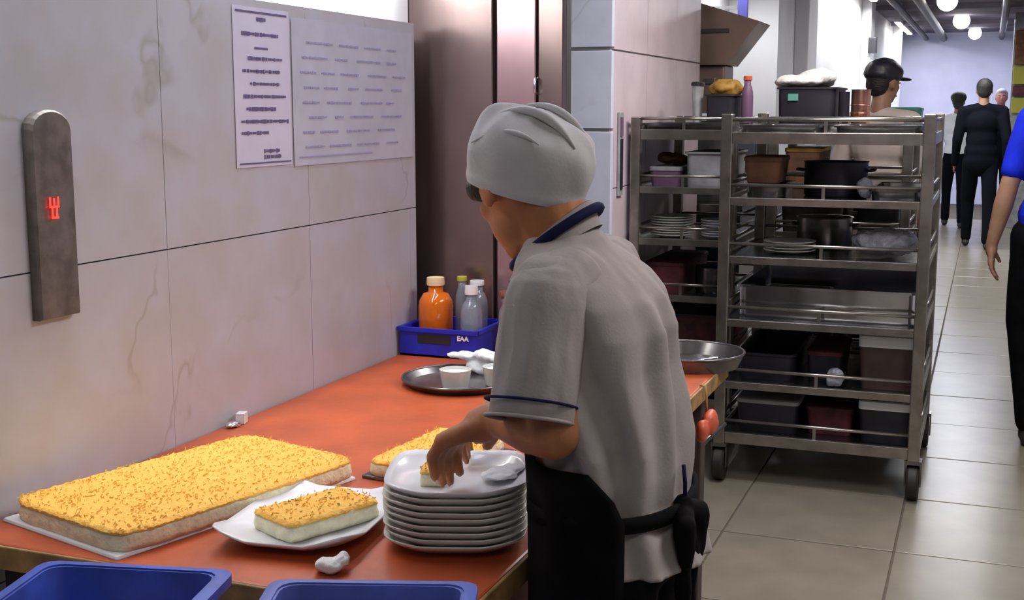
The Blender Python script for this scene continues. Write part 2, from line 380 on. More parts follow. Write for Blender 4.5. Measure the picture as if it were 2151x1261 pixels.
# extraction hood over the added far counter
hd = thing('extraction_hood', (-1.4, 7.0, 1.7), 'brown steel hood on the wall above the pots', 'hood')
g = G(); v = []
for y in (6.75, 7.1):
    v += [(-1.62, y, 2.03), (-1.17, y, 1.885), (-1.345, y, 1.66), (-1.62, y, 1.66)]
g.add(v, [(0, 1, 2, 3), (7, 6, 5, 4), (0, 4, 5, 1), (1, 5, 6, 2), (2, 6, 7, 3), (3, 7, 4, 0)])
obj('canopy', g, M['hood'], hd)
obj('duct', G().bbox((-1.60, 6.8, 1.40), (-1.36, 7.05, 1.66), .01), M['hood'], hd)
obj('lip', G().bbox((-1.62, 6.735, 1.83), (-1.33, 6.75, 1.85), .002), M['seam'], hd)
obj('lamp', G().bbox((-1.47, 6.785, 1.56), (-1.41, 6.80, 1.59), .003), M['bright_steel'], hd)
s = thing('wall_sign', (-1.35, 7.75, 1.95), 'small blue sign on the bright wall above the brown hood', 'sign')
obj('board', G().bbox((-1.455, 7.62, 1.97), (-1.395, 7.65, 2.13), .004), M['sign'], s)
obj('bracket', G().box((-1.62, 7.63, 2.02), (-1.45, 7.64, 2.04)), M['greyplastic'], s)
s = thing('wall_switch', (-1.19, 13.4, 2.1), 'small dark wall box between the bright bands of the corridor wall', 'switch')
obj('box', G().bbox((-1.215, 13.50, 2.0), (-1.13, 13.595, 2.16), .01), M['blackplastic'], s)
obj('cover', G().bbox((-1.20, 13.52, 1.78), (-1.14, 13.595, 1.93), .01), M['greyplastic'], s)

# dark counter and cabinets added to darken the lit wall behind the trolleys
kc = thing('dark_filler_counter', (-1.4, 7.4, 0), 'added dark counter under the brown hood, darkening the wall behind the trolleys', 'counter')
obj('top', G().bbox((-1.615, 6.58, .88), (-1.20, 8.15, .92), .004), M['steel_sheet'], kc)
for i in range(3): obj('door', G().bbox((-1.235, 6.6 + i * .52, .12), (-1.215, 7.10 + i * .52, .86), .003), M['dull_steel'], kc)
obj('body', G().box((-1.61, 6.6, 0), (-1.236, 8.13, .88)), M['blackplastic'], kc)
bs = thing('dark_filler_cabinet', (-1.42, 7.6, .92), 'added low dark cabinet on the far counter, darkening the wall below the hood', 'cabinet')
obj('body', G().bbox((-1.6, 6.75, .921), (-1.30, 8.1, 1.36), .005), M['dull_steel'], bs)
for i in range(2): obj('door', G().bbox((-1.30, 6.78 + i * .66, .95), (-1.288, 7.42 + i * .66, 1.34), .003), M['blackplastic'], bs)
tc = thing('corridor_dark_filler', (-1.1, 10.9, 0), 'long dark cabinet added to darken the lower corridor wall', 'cabinet')
obj('body', G().bbox((-1.19, 9.4, .05), (-.90, 13.3, 1.36), .01), M['greyplastic'], tc)
for i in range(6): obj('door', G().bbox((-.90, 9.43 + i * .645, .1), (-.885, 10.05 + i * .645, 1.33), .003), M['dull_steel'], tc)
obj('plinth', G().box((-1.18, 9.45, 0), (-.93, 13.25, .05)), M['blackplastic'], tc)

# ================================================================= WALL THINGS
# lift call plate with red display
cp = thing('lift_call_station', (XW, 1.575, 1.09), 'tall dark lift call plate with red display on the tiled wall', 'panel')
yc = 1.566
R = []
prof = [(yc - .046, 1.092), (yc + .046, 1.092)] + [(yc + .046 * math.cos(a), 1.39 + .03 * math.sin(a)) for a in [PI * i / 10 for i in range(11)]]
R = [[(XW + 0, y, z) for y, z in prof], [(XW + .014, y, z) for y, z in prof], [(XW + .018, yc + (y - yc) * .92, 1.25 + (z - 1.25) * .98) for y, z in prof]]
obj('plate', G().rings(R), M['panel'], cp)
obj('screen', G().bbox((XW + .016, yc - .021, 1.205), (XW + .021, yc + .023, 1.318), .002), M['screen'], cp)
g = G(); bx = XW + .0212
def seg(y0, z0, y1, z1): g.box((bx, min(y0, y1) - .0015, min(z0, z1) - .0015), (bx + .001, max(y0, y1) + .0015, max(z0, z1) + .0015))
yy = yc - .008
seg(yy - .009, 1.283, yy - .009, 1.270); seg(yy, 1.281, yy, 1.270); seg(yy + .009, 1.283, yy + .009, 1.270); seg(yy - .009, 1.269, yy + .009, 1.269)
seg(yy - .005, 1.266, yy - .005, 1.254); seg(yy + .005, 1.266, yy + .005, 1.254); seg(yy - .005, 1.252, yy + .007, 1.252)
tag(obj('digits', g, M['led'], cp), 'red glowing digits')
obj('button', G().lathe([(.008, 0), (.008, .003), (.006, .004)], (0, 0, 0)), M['bluebtn'], cp, smooth='auto')
b = cp.children[-1]; b.matrix_parent_inverse = Matrix(); b.matrix_world = Matrix.Translation((XW + .0205, yc, 1.222)) @ Matrix.Rotation(PI / 2, 4, 'Y')

# notices
def notice(y0, y1, z0, z1, m, label, lines, ink, border, wob=0, hs=1):
    t = thing('paper_notice', (XW, (y0 + y1) / 2, z0), label, 'notice')
    g = G(); n = 8; v = []
    for j in range(n + 1):
        for i in range(n + 1):
            y = y0 + (y1 - y0) * i / n; z = z0 + (z1 - z0) * j / n
            v.append((XW + .002 + wob * (.5 + .5 * mn.noise(Vector((y * 9, z * 9, 2)))), y, z))
    f = [(j * (n + 1) + i, j * (n + 1) + i + 1, (j + 1) * (n + 1) + i + 1, (j + 1) * (n + 1) + i) for j in range(n) for i in range(n)]
    g.add(v, f); k = len(g.v)
    obj('sheet', g, m, t)
    q = G()
    X = XW + .0025 + wob
    for z, segs in lines:
        for a, b2 in segs:
            y = a
            while y < b2:
                wd = random.uniform(.004, .013); h = random.uniform(.0016, .0034) * hs
                q.box((X, y0 + y, z1 - z - h), (X + .0004, y0 + min(y + wd, b2), z1 - z + h * .6)); y += wd + random.uniform(.0008, .003)
    for a, b2, z, th in border: q.box((X, y0 + a, z1 - z - th), (X + .0004, y0 + b2, z1 - z))
    tag(obj('print', q, ink, t), kind='stuff')
    return t
L1 = [(.022, [(.085, .12)]), (.052, [(.03, .165)]), (.10, [(.05, .18)]), (.125, [(.03, .17)]), (.15, [(.055, .165)]), (.175, [(.03, .19)]),
      (.20, [(.04, .15)]), (.225, [(.02, .20)]), (.248, [(.02, .12)]), (.285, [(.10, .16)]), (.297, [(.10, .165)])]
notice(2.10, 2.31, 1.305, 1.622, M['paper'], 'white printed notice with thick top and bottom rules', L1, M['ink'], [(.01, .20, .008, .004), (.01, .205, .308, .003), (.075, .125, .078, .004)], hs=1.6)
L2 = []
for i in range(8):
    z = .028 + .032 * i; sg = []; y = random.uniform(.03, .07)
    while y < .50:
        b2 = y + random.uniform(.04, .12); sg.append((y, min(b2, .55))); y = b2 + random.uniform(.02, .05)
    L2.append((z + .02, sg))
notice(2.318, 2.905, 1.30, 1.612, M['paper2'], 'wide pale blue handwritten sheet beside the printed notice', L2, M['ink2'], [(.02, .36, .292, .003)], wob=.001)

# ================================================================= TABLE
XE, YF, YB = -.572, 1.335, 3.005
tb = thing('work_table', (-.98, 2.1, 0), 'long orange-red work table against the tiled wall', 'table')
obj('top', G().bbox((XW + .002, YF, .772), (XE - .006, YB, .80), .004), M['table'], tb)
obj('edge_strip', G().bbox((XE - .006, YF, .765), (XE, YB, .7995), .002), M['table_edge'], tb)
obj('edge_strip', G().bbox((XW + .002, YF - .006, .765), (XE, YF, .7995), .002), M['table_edge'], tb)
for x in (-1.33, -.64):
    for y in (1.42, 2.93):
        obj('leg', G().bbox((x - .025, y - .025, 0), (x + .025, y + .025, .772), .004), M['dark_wood'], tb)
obj('apron_rail', G().box((-.66, 1.42, .70), (-.635, 2.93, .765)), M['dark_wood'], tb)
obj('apron_rail', G().box((-1.33, 2.92, .70), (-.64, 2.945, .765)), M['dark_wood'], tb)
obj('stretcher', G().box((-.655, 1.42, .12), (-.625, 2.93, .16)), M['dark_wood'], tb)
obj('stretcher', G().box((-1.33, 1.42, .12), (-1.30, 2.93, .16)), M['dark_wood'], tb)
obj('brace', G().tube([(-.64, 2.93, .57), (-.62, 3.0, .60), (-.60, 3.12, .612)], .006), M['dull_steel'], tb, smooth=True)
hb = thing('hanging_bag', (-.60, 2.72, .66), 'small coral-red bag hanging at the right edge of the table', 'bag')
obj('pouch', blob(G().ball((-.552, 2.70, .722), .02, (.019, .036, .030)).ball((-.560, 2.655, .712), .02, (.015, .024, .026)), .003, 4, .002, (40, 40, 40)), M['red'], hb)
obj('strap', G().tube([(-.560, 2.70, .735), (-.563, 2.705, .775), (-.567, 2.71, .802), (-.58, 2.715, .803)], .003), M['table_edge'], hb, smooth=True)

# ----- cake slab on a board
def rot2(cx, cy, a):
    c, s_ = math.cos(a), math.sin(a)
    return lambda x, y, z: (cx + x * c - y * s_, cy + x * s_ + y * c, z)
def cake(cx, cy, hx, hy, z0, h, ang, parent, seed, herb=0, bites=0):
    T = rot2(cx, cy, ang)
    def rr(z, i, j=.002):
        out = []
        nx, ny = 22, 34
        pts = [(-hx + 2 * hx * k / nx, -hy) for k in range(nx)] + [(hx, -hy + 2 * hy * k / ny) for k in range(ny)] + [(hx - 2 * hx * k / nx, hy) for k in range(nx)] + [(-hx, hy - 2 * hy * k / ny) for k in range(ny)]
        for x, y in pts:
            e = 1 - i / min(hx, hy); d = j * mn.noise(Vector((x * 60 + seed, y * 60, z * 60)))
            q = math.hypot(x / hx, y / hy); rc = 1 - .05 * max(0, q - 1.25) / .16
            out.append(T(x * e * rc + d, y * e * rc + d, z))
        return out
    g = G().rings([rr(z0, .0), rr(z0 + h * .3, -.001), rr(z0 + h * .6, .0), rr(z0 + h * .84, .0005)])
    obj('sponge', g, M['cream'], parent, smooth=True)
    # topping: bumpy grid
    n1, n2 = int(hx * 2 / .004), int(hy * 2 / .004); g = G(); v = []
    for j in range(n2 + 1):
        for i in range(n1 + 1):
            x = -hx + 2 * hx * i / n1; y = -hy + 2 * hy * j / n2
            e = min(i, n1 - i, j, n2 - j)
            z = z0 + h + .0022 * mn.noise(Vector((x * 130 + seed, y * 130, 0))) + .0015 * mn.noise(Vector((x * 300, y * 300, seed)))
            if e == 0: z -= .004
            q = math.hypot(x / hx, y / hy); rc = 1 - .05 * max(0, q - 1.25) / .16
            v.append(T(x * rc * 1.004, y * rc * 1.004, z))
    f = [(j * (n1 + 1) + i, j * (n1 + 1) + i + 1, (j + 1) * (n1 + 1) + i + 1, (j + 1) * (n1 + 1) + i) for j in range(n2) for i in range(n1)]
    g.add(v, f)
    # skirt
    per = [i for i in range(n1 + 1)] + [(j + 1) * (n1 + 1) - 1 for j in range(1, n2 + 1)] + [n2 * (n1 + 1) + i for i in range(n1 - 1, -1, -1)] + [j * (n1 + 1) for j in range(n2 - 1, 0, -1)]
    top = [g.v[k] for k in per]; low = [(p[0], p[1], z0 + h * .78 + .0025 * mn.noise(Vector((p[0] * 90, p[1] * 90, seed)))) for p in top]
    k0 = len(g.v); g.v += top + low; m = len(per)
    g.f += [(k0 + i, k0 + m + i, k0 + m + (i + 1) % m, k0 + (i + 1) % m) for i in range(m)]
    obj('topping', g, M['topping'], parent, smooth=True)
    # grated strands
    g = G(); rnd = random.Random(seed)
    N = int(hx * hy * 4 * 10000)
    for k in range(N):
        x = rnd.uniform(-hx, hx) * .985; y = rnd.uniform(-hy, hy) * .985; a = rnd.uniform(0, PI); L = rnd.uniform(.002, .005)
        edge = max(abs(x) / hx, abs(y) / hy) > .93
        up = rnd.uniform(.002, .007) if edge and rnd.random() < .35 else rnd.uniform(0, .0018)
        p = T(x, y, z0 + h + .0005); dx, dy = math.cos(a) * L, math.sin(a) * L; wd = .0006; nx, ny = -math.sin(a) * wd, math.cos(a) * wd
        q = [(p[0] - nx, p[1] - ny, p[2]), (p[0] + nx, p[1] + ny, p[2]), (p[0], p[1], p[2] + .0016),
             (p[0] + dx - nx, p[1] + dy - ny, p[2] + up), (p[0] + dx + nx, p[1] + dy + ny, p[2] + up), (p[0] + dx, p[1] + dy, p[2] + up + .0016)]
        g.add(q, [(0, 3, 5, 2), (1, 2, 5, 4), (0, 1, 4, 3), (0, 2, 1), (3, 4, 5)])
    tag(obj('strands', g, M['topping2'], parent), kind='stuff')
    if herb:
        g = G()
        for k in range(herb):
            x = rnd.uniform(-hx, hx) * .8; y = rnd.uniform(-hy, hy) * .8; p = T(x, y, z0 + h + .002)
            g.ball(p, .002, (.003, .0018, .001), nu=6, nv=4)
        tag(obj('herb_flecks', g, M['herb'], parent), kind='stuff')

ang = math.atan2(1.783 - 1.332, -.972 + 1.099) - PI / 2
bc = (-1.163, 1.610)
bd = thing('cake_board', (bc[0], bc[1], .80), 'white rectangular board under the large yellow slab cake', 'board')
obj('board', G().bbox((bc[0] - .150, bc[1] - .241, .8005), (bc[0] + .134, bc[1] + .237, .806), .004, rz=ang), M['white'], bd)
ck = thing('slab_cake', (bc[0], bc[1], .806), 'large rectangular yellow slab cake with golden grated topping', 'cake')
cake(bc[0], bc[1], .138, .236, .8065, .031, ang, ck, 3)

# ----- square platter with cake slice
def square_plate(g, cx, cy, z, hx, hy, rise, rz, pw=3.2, lift=0):
    prof = [(.02, .0), (.60, .0), (.62, .004), (.80, .006), (.93, rise * .7), (1.0, rise), (1.0, rise + .0028), (.92, rise * .7 + .0035), (.78, .0095), (.60, .0078), (.02, .0075)]
    R = []
    for r, h in prof:
        ring = []
        for k in range(48):
            a = 2 * PI * k / 48; c, s_ = math.cos(a), math.sin(a)
            q = (abs(c) ** pw + abs(s_) ** pw) ** (-1 / pw); x = hx * q * c * r; y = hy * q * s_ * r
            cl = max(0, (q - 1.08)) * lift * (r ** 3)
            ring.append((cx + x * math.cos(rz) - y * math.sin(rz), cy + x * math.sin(rz) + y * math.cos(rz), z + h + cl))
        R.append(ring)
    return g.rings(R)
pt = thing('platter', (-.915, 1.56, .80), 'white square platter with upturned pointed corners holding a cake slice', 'plate')
obj('dish', square_plate(G(), -.915, 1.555, .8005, .108, .135, .020, .12, 7, .07), M['white'], pt, smooth=True)
cs = thing('cake_slice', (-.92, 1.56, .812), 'yellow cake slice on the white square platter', 'cake')
cake(-.905, 1.555, .050, .082, .811, .028, -.42, cs, 11, herb=9)
for k in range(7):
    u_ = k / 6; x = -.990 + .055 * u_; y = 1.545 + .12 * u_; r = .0085 - .001 * (k % 2)
    c = tag(obj('cream_rosette', G().lathe([(r, 0), (r * 1.15, r * .5), (r * .8, r * 1.0), (r * .3, r * 1.5), (0, r * 1.7)], (x, y, .8085 + .004 * abs(u_ - .4)), 12), M['cream_dot'], smooth=True),
            'small white cream dot along the back edge of the platter', 'cream', 'cream dots on the platter')
# third cake behind the stack
ct = thing('cake_tray', (-.875, 1.93, .80), 'dark flat tray under the far yellow cake', 'tray')
obj('tray', G().bbox((-.952, 1.80, .8012), (-.787, 2.06, .8065), .002, rz=-.10), M['dull_steel'], ct)
c3 = thing('cut_cake', (-.86, 1.93, .806), 'yellow cake piece behind the plate stack, beside the hand', 'cake')
cake(-.872, 1.925, .070, .122, .807, .027, -.10, c3, 23, herb=6)
# crumpled tissue on the front of the table
tag(obj('tissue', blob(G().ball((-.802, 1.405, .811), .02, (.020, .017, .011)).ball((-.79, 1.42, .816), .01, (.012, .014, .010)).ball((-.812, 1.418, .808), .01, (.012, .012, .008)), .0025, 2, .004, (60, 60, 60)), M['tissue']),
    'small crumpled white tissue in front of the square platter', 'tissue')
# foil scrap by the wall
t = thing('foil_packet', (-1.365, 2.03, .80), 'tiny silver foil packet where the table meets the wall', 'packet')
obj('wrapper', blob(G().ball((-1.362, 2.025, .806), .01, (.012, .02, .006)), .0025, 2, .003, (80, 80, 80)), M['bright_steel'], t)
obj('tab', G().box((-1.372, 2.045, .801), (-1.355, 2.07, .822), rz=.3), M['white'], t)

# ----- stack of plates
SX, SY = -.697, 1.600
for i in range(9):
    z = .8005 + .0097 * i
    r = .98 + .02 * (i % 2)
    lab = ('topmost plate of the stack, white, with a bit of cake' if i == 8 else 'grey-white rounded square plate, %s in the stack under the hand' % ('lowest', 'second from the bottom', 'third from the bottom', 'fourth from the bottom', 'middle one', 'fourth from the top', 'third from the top', 'second from the top')[i])
    o = obj('dinner_plate', square_plate(G(), SX + random.uniform(-.0015, .0015), SY + random.uniform(-.0015, .0015), z, .103, .108, .020, .33 + random.uniform(-.02, .02), 3.6, .045), M['plate'] if i < 8 else M['white'], smooth=True)
    tag(o, lab, 'plate', 'stack of plates')
zt = .8005 + .0097 * 8 + .0088
cp3 = thing('cake_piece', (-.72, 1.585, zt), 'small yellow cake piece on the topmost plate under the fingers', 'cake')
cake(-.725, 1.58, .017, .026, zt, .024, .3, cp3, 31)
tag(obj('napkin', blob(G().ball((-.640, 1.625, zt + .008), .02, (.026, .036, .006)).ball((-.625, 1.65, zt + .012), .02, (.018, .022, .006)), .003, 2, .004, (45, 45, 45)), M['cloth_white']),
    'white folded napkin on the right side of the topmost plate', 'napkin')

# ----- round dark tray with cups
def round_tray(name, c, r, h, m, label):
    t = thing(name, c, label, 'tray')
    obj('dish', G().lathe([(0, 0), (r * .9, 0), (r, h), (r * 1.0, h + .003), (r * .985, h + .003), (r * .88, .004), (0, .004)], c, 48), m, t, smooth='auto')
    obj('rim', G().tube([(c[0] + r * math.cos(a), c[1] + r * math.sin(a), c[2] + h + .002) for a in [2 * PI * k / 40 for k in range(41)]], .0035, 6, False), m, t, smooth=True)
    return t
round_tray('round_tray', (-1.095, 2.545, .8005), .135, .014, M['dull_steel'], 'round dark tray with white cups on the orange table')
def cup(x, y, z, r, h, label, bright=M['white']):
    t = thing('cup', (x, y, z), label, 'cup', 'white cups on the round tray')
    obj('bowl', G().lathe([(0, 0), (r * .78, 0), (r * .82, .004), (r, h), (r * .93, h), (r * .76, .006), (0, .005)], (x, y, z), 28), M['plate'], t, smooth='auto')
    obj('filling', G().lathe([(0, h * .8), (r * .9, h * .8), (r * .9, h * .83), (0, h * .84)], (x, y, z), 24), M['cloth_white'], t, smooth='auto')
    return t
cup(-1.082, 2.48, .806, .036, .042, 'white cup at the front of the round dark tray')
cup(-1.005, 2.545, .806, .036, .042, 'second white cup partly behind the cook')
nap = blob(G().ball((-1.125, 2.655, .842), .03, (.058, .024, .009)).ball((-1.065, 2.64, .850), .03, (.045, .026, .011)).ball((-1.03, 2.625, .848), .03, (.03, .02, .012)).ball((-1.08, 2.65, .822), .03, (.05, .024, .018)), .004, 2, .006, (35, 35, 45))
tag(obj('cloth', nap, M['cloth_white']), 'crumpled bright white cloth at the back of the round tray', 'cloth')

# ----- blue crate with bottles
cr = thing('blue_crate', (-1.27, 2.9, .80), 'small blue plastic crate of bottles at the end of the table', 'crate')
g = G(); x0, x1, y0, y1, z0, z1 = -1.375, -1.165, 2.80, 2.99, .8005, .872
g.box((x0, y0, z0), (x1, y1, z0 + .005))
obj('base', g, M['blue'], cr)
for (a, b_) in (((x0, y0, z0), (x1, y0 + .006, z1)), ((x0, y1 - .006, z0), (x1, y1, z1)), ((x0, y0 + .006, z0), (x0 + .006, y1 - .006, z1)), ((x1 - .006, y0 + .006, z0), (x1, y1 - .006, z1))):
    obj('side', G().box(a, b_), M['blue'], cr)
g = G()
g.box((x0 - .006, y0 - .006, z1 - .008), (x1 + .006, y0 + .004, z1 + .002)); g.box((x0 - .006, y1 - .004, z1 - .008), (x1 + .006, y1 + .006, z1 + .002))
g.box((x0 - .006, y0, z1 - .008), (x0 + .004, y1, z1 + .002)); g.box((x1 - .004, y0, z1 - .008), (x1 + .006, y1, z1 + .002))
obj('rim', g, M['blue'], cr)
tag(obj('handle_recess', G().box((-1.325, y0 - .0015, .835), (-1.235, y0 + .001, .858)), M['blackplastic'], cr), 'dark hand hole')
fc = bpy.data.curves.new('lettering', 'FONT'); fc.body = 'EAA'; fc.size = .017; fc.extrude = .0004; fc.offset = .0006
fo = bpy.data.objects.new('tmp', fc); C.objects.link(fo); dg = bpy.context.evaluated_depsgraph_get(); dg.update()
fm = bpy.data.meshes.new_from_object(fo.evaluated_get(dg)); bpy.data.objects.remove(fo)
fm.transform(Matrix.Translation((-1.216, y0 - .0020, .8475)) @ Matrix.Rotation(PI / 2, 4, 'X'))
tag(obj('lettering', fm, M['cloth_white'], cr), 'white letters EAA')

def bottle(name, x, y, z, r, h, m, capm, label, neck=.35, caph=.016, group='bottles in the blue crate'):
    t = thing(name, (x, y, z), label, 'bottle', group)
    obj('body', G().lathe([(0, 0), (r * .9, 0), (r, .006), (r, h * .66), (r * .95, h * .76), (r * .72, h * .87), (r * neck, h * .9), (r * neck, h), (0, h)], (x, y, z), 28), m, t, smooth=True)
    obj('cap', G().lathe([(r * neck * 1.2, 0), (r * neck * 1.25, caph * .3), (r * neck * 1.2, caph), (0, caph)], (x, y, z + h), 20), capm, t, smooth='auto')
    return t
bottle('oil_bottle', -1.314, 2.888, .807, .045, .165, M['oil'], M['cap_cream'], 'orange-filled bottle with cream cap in the blue crate', .42, .020)
bottle('clear_bottle', -1.222, 2.945, .807, .028, .162, M['clear'], M['white'], 'clear bottle with white cap just right of the orange one', .55, .012)
bottle('clear_bottle', -1.203, 2.862, .807, .028, .150, M['clear'], M['white'], 'clear bottle with white cap in the crate front, near the cook', .5, .022)
bottle('clear_bottle', -1.272, 2.963, .807, .018, .168, M['clear'], M['yellow'], 'thin clear bottle with yellowish cap behind the orange one', .6, .012)
bottle('sauce_jar', -1.120, 2.93, .8005, .034, .145, M['clear'], M['copper'], 'clear jar with coppery lid right of the blue crate', .8, .014)
round_tray('steel_pan', (-.655, 2.945, .8005), .130, .032, M['dull_steel'], 'large round tarnished steel pan at the far right table corner')
tag(obj('spoon', G().ball((-.738, 2.915, .816), .01, (.022, .014, .004)).tube([(-.72, 2.91, .815), (-.64, 2.88, .822), (-.57, 2.86, .838)], .003), M['bright_steel'], smooth=True), 'bright steel spoon lying in the round pan', 'spoon')

# ----- blue crates in the foreground on a low trolley
def open_crate(name, x0, x1, y0, y1, z0, z1, rz, m, label):
    cx, cy = (x0 + x1) / 2, (y0 + y1) / 2
    t = thing(name, (cx, cy, z0), label, 'crate', 'blue crates in the foreground')
    hx, hy = (x1 - x0) / 2, (y1 - y0) / 2
    o_ = lambda z, i, r=.02: s_ring(cx, cy, z, hx - i, hy - i, r, rz)
    obj('shell', G().rings([o_(z0, .02), o_(z1, 0), o_(z1, .006), o_(z0 + .006, .026)]), m, t, smooth='auto')
    obj('rim', G().rings([o_(z1 - .012, -.004), o_(z1 - .012, -.012), o_(z1, -.012), o_(z1 + .002, -.004), o_(z1 + .002, .003), o_(z1 - .012, .003)], False, False), m, t, smooth='auto')
    for sx in (-1, 1):
        obj('rib', G().box((cx + sx * hx * .5 - .005, cy + hy - .004, z0 + .02), (cx + sx * hx * .5 + .005, cy + hy + .003, z1 - .012), rz, (cx, cy)), m, t)
    return t
tr = thing('low_trolley', (-.80, 1.08, 0), 'low dark trolley carrying the blue crates in front of the table', 'trolley')
obj('deck', G().bbox((-1.12, .86, .69), (-.44, 1.31, .715), .005), M['dark_wood'], tr)
for x in (-1.08, -.48):
    for y in (.9, 1.27): obj('leg', G().box((x - .015, y - .015, 0), (x + .015, y + .015, .69)), M['steel'], tr)
LC = (-.923, 1.062); RC = (-.612, 1.125)
open_crate('blue_crate', LC[0] - .113, LC[0] + .113, LC[1] - .14, LC[1] + .14, .7155, .86, .23, M['blue2'], 'worn blue crate with scraps, at the bottom left of the picture')
open_crate('blue_crate', RC[0] - .113, RC[0] + .113, RC[1] - .14, RC[1] + .14, .7155, .86, .33, M['blue3'], 'plain pale blue crate at the bottom middle, beside the cook')
def sheet(c, rz, z, m, lab, seed):
    T = rot2(c[0], c[1], rz); g = G(); n = 24; v = []
    for zz in (0, -.006):
        for j in range(n + 1):
            for i in range(n + 1):
                x, y = -.084 + .168 * i / n, -.110 + .220 * j / n
                v.append(T(x, y, z + zz + .010 * mn.noise(Vector((x * 22 + seed, y * 22, 0)))))
    q = (n + 1) ** 2; f = []
    for k in (0, q):
        f += [(k + j * (n + 1) + i, k + j * (n + 1) + i + 1, k + (j + 1) * (n + 1) + i + 1, k + (j + 1) * (n + 1) + i)[::(1 if k == 0 else -1)] for j in range(n) for i in range(n)]
    return tag(obj('plastic_sheet', g.add(v, f), m, smooth=True), lab, 'sheet')
sheet(RC, .33, .835, M['blue3'], 'pale blue plastic sheet filling the crate at the bottom middle', 0)
sheet(LC, .23, .790, M['blue2'], 'blue sheet under the scraps in the worn crate', 5)
for k, (x, y, rx, ry, mm, lab) in enumerate(((-.885, 1.105, .045, .022, 'scrap_red', 'reddish pink scrap in the worn blue crate'), (-.965, 1.125, .026, .02, 'cloth_white', 'white paper scrap in the worn blue crate'),
                                       (-.915, 1.150, .045, .016, 'scrap_tan', 'tan scrap at the back of the worn blue crate'), (-.935, 1.06, .05, .025, 'purple', 'purplish scrap low in the worn blue crate'))):
    tag(obj('scrap', blob(G().ball((x, y, .812), .02, (rx, ry, .009)), .004, 2, .005, (30, 30, 30), seed=k), M[mm]), lab, 'scrap')

# ================================================================= RACKS
TIERS = [.185, .385, .625, .865, 1.085, 1.325]
def rack(x0, x1, y0, y1, label, tiers=TIERS, ztop=1.405, m=None, lean=0):
    m = m or M['steel']
    t = thing('shelf_trolley', ((x0 + x1) / 2, (y0 + y1) / 2, 0), label, 'rack', 'steel shelf trolleys')
    w_ = .021
    for x in (x0 + w_, x1 - w_):
        for y in (y0 + w_, y1 - w_):
            obj('post', G().bbox((x - w_, y - w_, .15), (x + w_, y + w_, ztop), .004), m, t)
            c = obj('caster', G().box((x - .030, y - .022, .138), (x + .030, y + .038, .152)).box((x - .030, y - .012, .055), (x - .025, y + .036, .139)).box((x + .025, y - .012, .055), (x + .030, y + .036, .139)), M['dull_steel'], t)
            wh = G(); pr = [(.012, -.022), (.060, -.022), (.066, -.014), (.066, .014), (.060, .022), (.012, .022)]
            R = [[(x + h, y + .012 + r * math.cos(a), .0665 + r * math.sin(a)) for a in [2 * PI * k / 24 for k in range(24)]] for r, h in pr]
            wh.rings(R); o = obj('wheel', wh, M['rubber'], c, smooth='auto')
    for i, z in enumerate(tiers):
        hgt = .04 if i in (0, len(tiers) - 1) else .026
        sh = obj('shelf', G().box((x0 + .012, y0 + .012, z + .001), (x1 - .012, y1 - .012, z + .004)), M['steel_sheet'], t)
        for y in (y0 + .004, y1 - .024):
            obj('rail', G().bbox((x0 + 2 * w_, y, z - hgt + .01), (x1 - 2 * w_, y + .02, z + .012), .002), m, sh)
        for x in (x0 + .004, x1 - .024):
            obj('rail', G().bbox((x, y0 + 2 * w_, z - hgt + .01), (x + .02, y1 - 2 * w_, z + .012), .002), m, sh)
        for y in (y0 + .012, y1 - .012):
            obj('guard_rod', G().tube([(x0 + w_, y, z + .058), (x1 - w_, y, z + .058)], .0065), m, sh, smooth=True)
            obj('strut', G().box(((x0 + x1) / 2 - .006, y - .004, z + .01), ((x0 + x1) / 2 + .006, y + .004, z + .058)), m, sh)
        for x in (x0 + .012, x1 - .012):
            obj('guard_rod', G().tube([(x, y0 + w_, z + .058), (x, y1 - w_, z + .058)], .0065), m, sh, smooth=True)
    return t
RX0, RX1, RY0, RY1 = -.928, -.172, 4.6, 5.42
rack(RX0, RX1, RY0, RY1, 'nearest steel shelf trolley on black casters, standing on the tiled floor')
rack(-1.418, -.965, 5.12, 5.95, 'steel shelf trolley beside the tiled pillar, behind the cook', ztop=1.39)
rack(-.92, -.30, 5.62, 6.25, 'steel shelf trolley directly behind the nearest one', ztop=1.39)
rack(-.80, -.29, 7.5, 8.6, 'farthest shelf trolley, beyond the man in the cap', ztop=1.36, tiers=[.2, .5, .8, 1.07, 1.30])

def pan(x0, x1, y0, y1, z, h, m, label, name='steel_pan', cat='pan', flare=.012, lip=.008):
    cx, cy, hx, hy = (x0 + x1) / 2, (y0 + y1) / 2, (x1 - x0) / 2, (y1 - y0) / 2
    t = thing(name, (cx, cy, z), label, cat)
    q = lambda zz, i: s_ring(cx, cy, zz, hx - i, hy - i, .03)
    obj('body', G().rings([q(z, flare), q(z + h, lip), q(z + h, lip + .003), q(z + .003, flare + .003)]), m, t, smooth='auto')
    obj('rim', G().rings([q(z + h - .004, lip), q(z + h - .004, 0), q(z + h + .004, 0), q(z + h + .004, lip + .003), q(z + h - .004, lip + .003)], False, False), m, t, smooth='auto')
    return t
def lidbox(x0, x1, y0, y1, z, h, m, lm, label, name='storage_box', cat='box', lt=.018):
    cx, cy, hx, hy = (x0 + x1) / 2, (y0 + y1) / 2, (x1 - x0) / 2, (y1 - y0) / 2
    t = thing(name, (cx, cy, z), label, cat)
    q = lambda zz, i: s_ring(cx, cy, zz, hx - i, hy - i, .02)
    obj('body', G().rings([q(z, .012), q(z + h - lt, .003)]), m, t, smooth='auto')
    obj('lid', G().rings([q(z + h - lt, 0), q(z + h - .004, 0), q(z + h, .006), q(z + h - .002, .02)]), lm, t, smooth='auto')
    return t
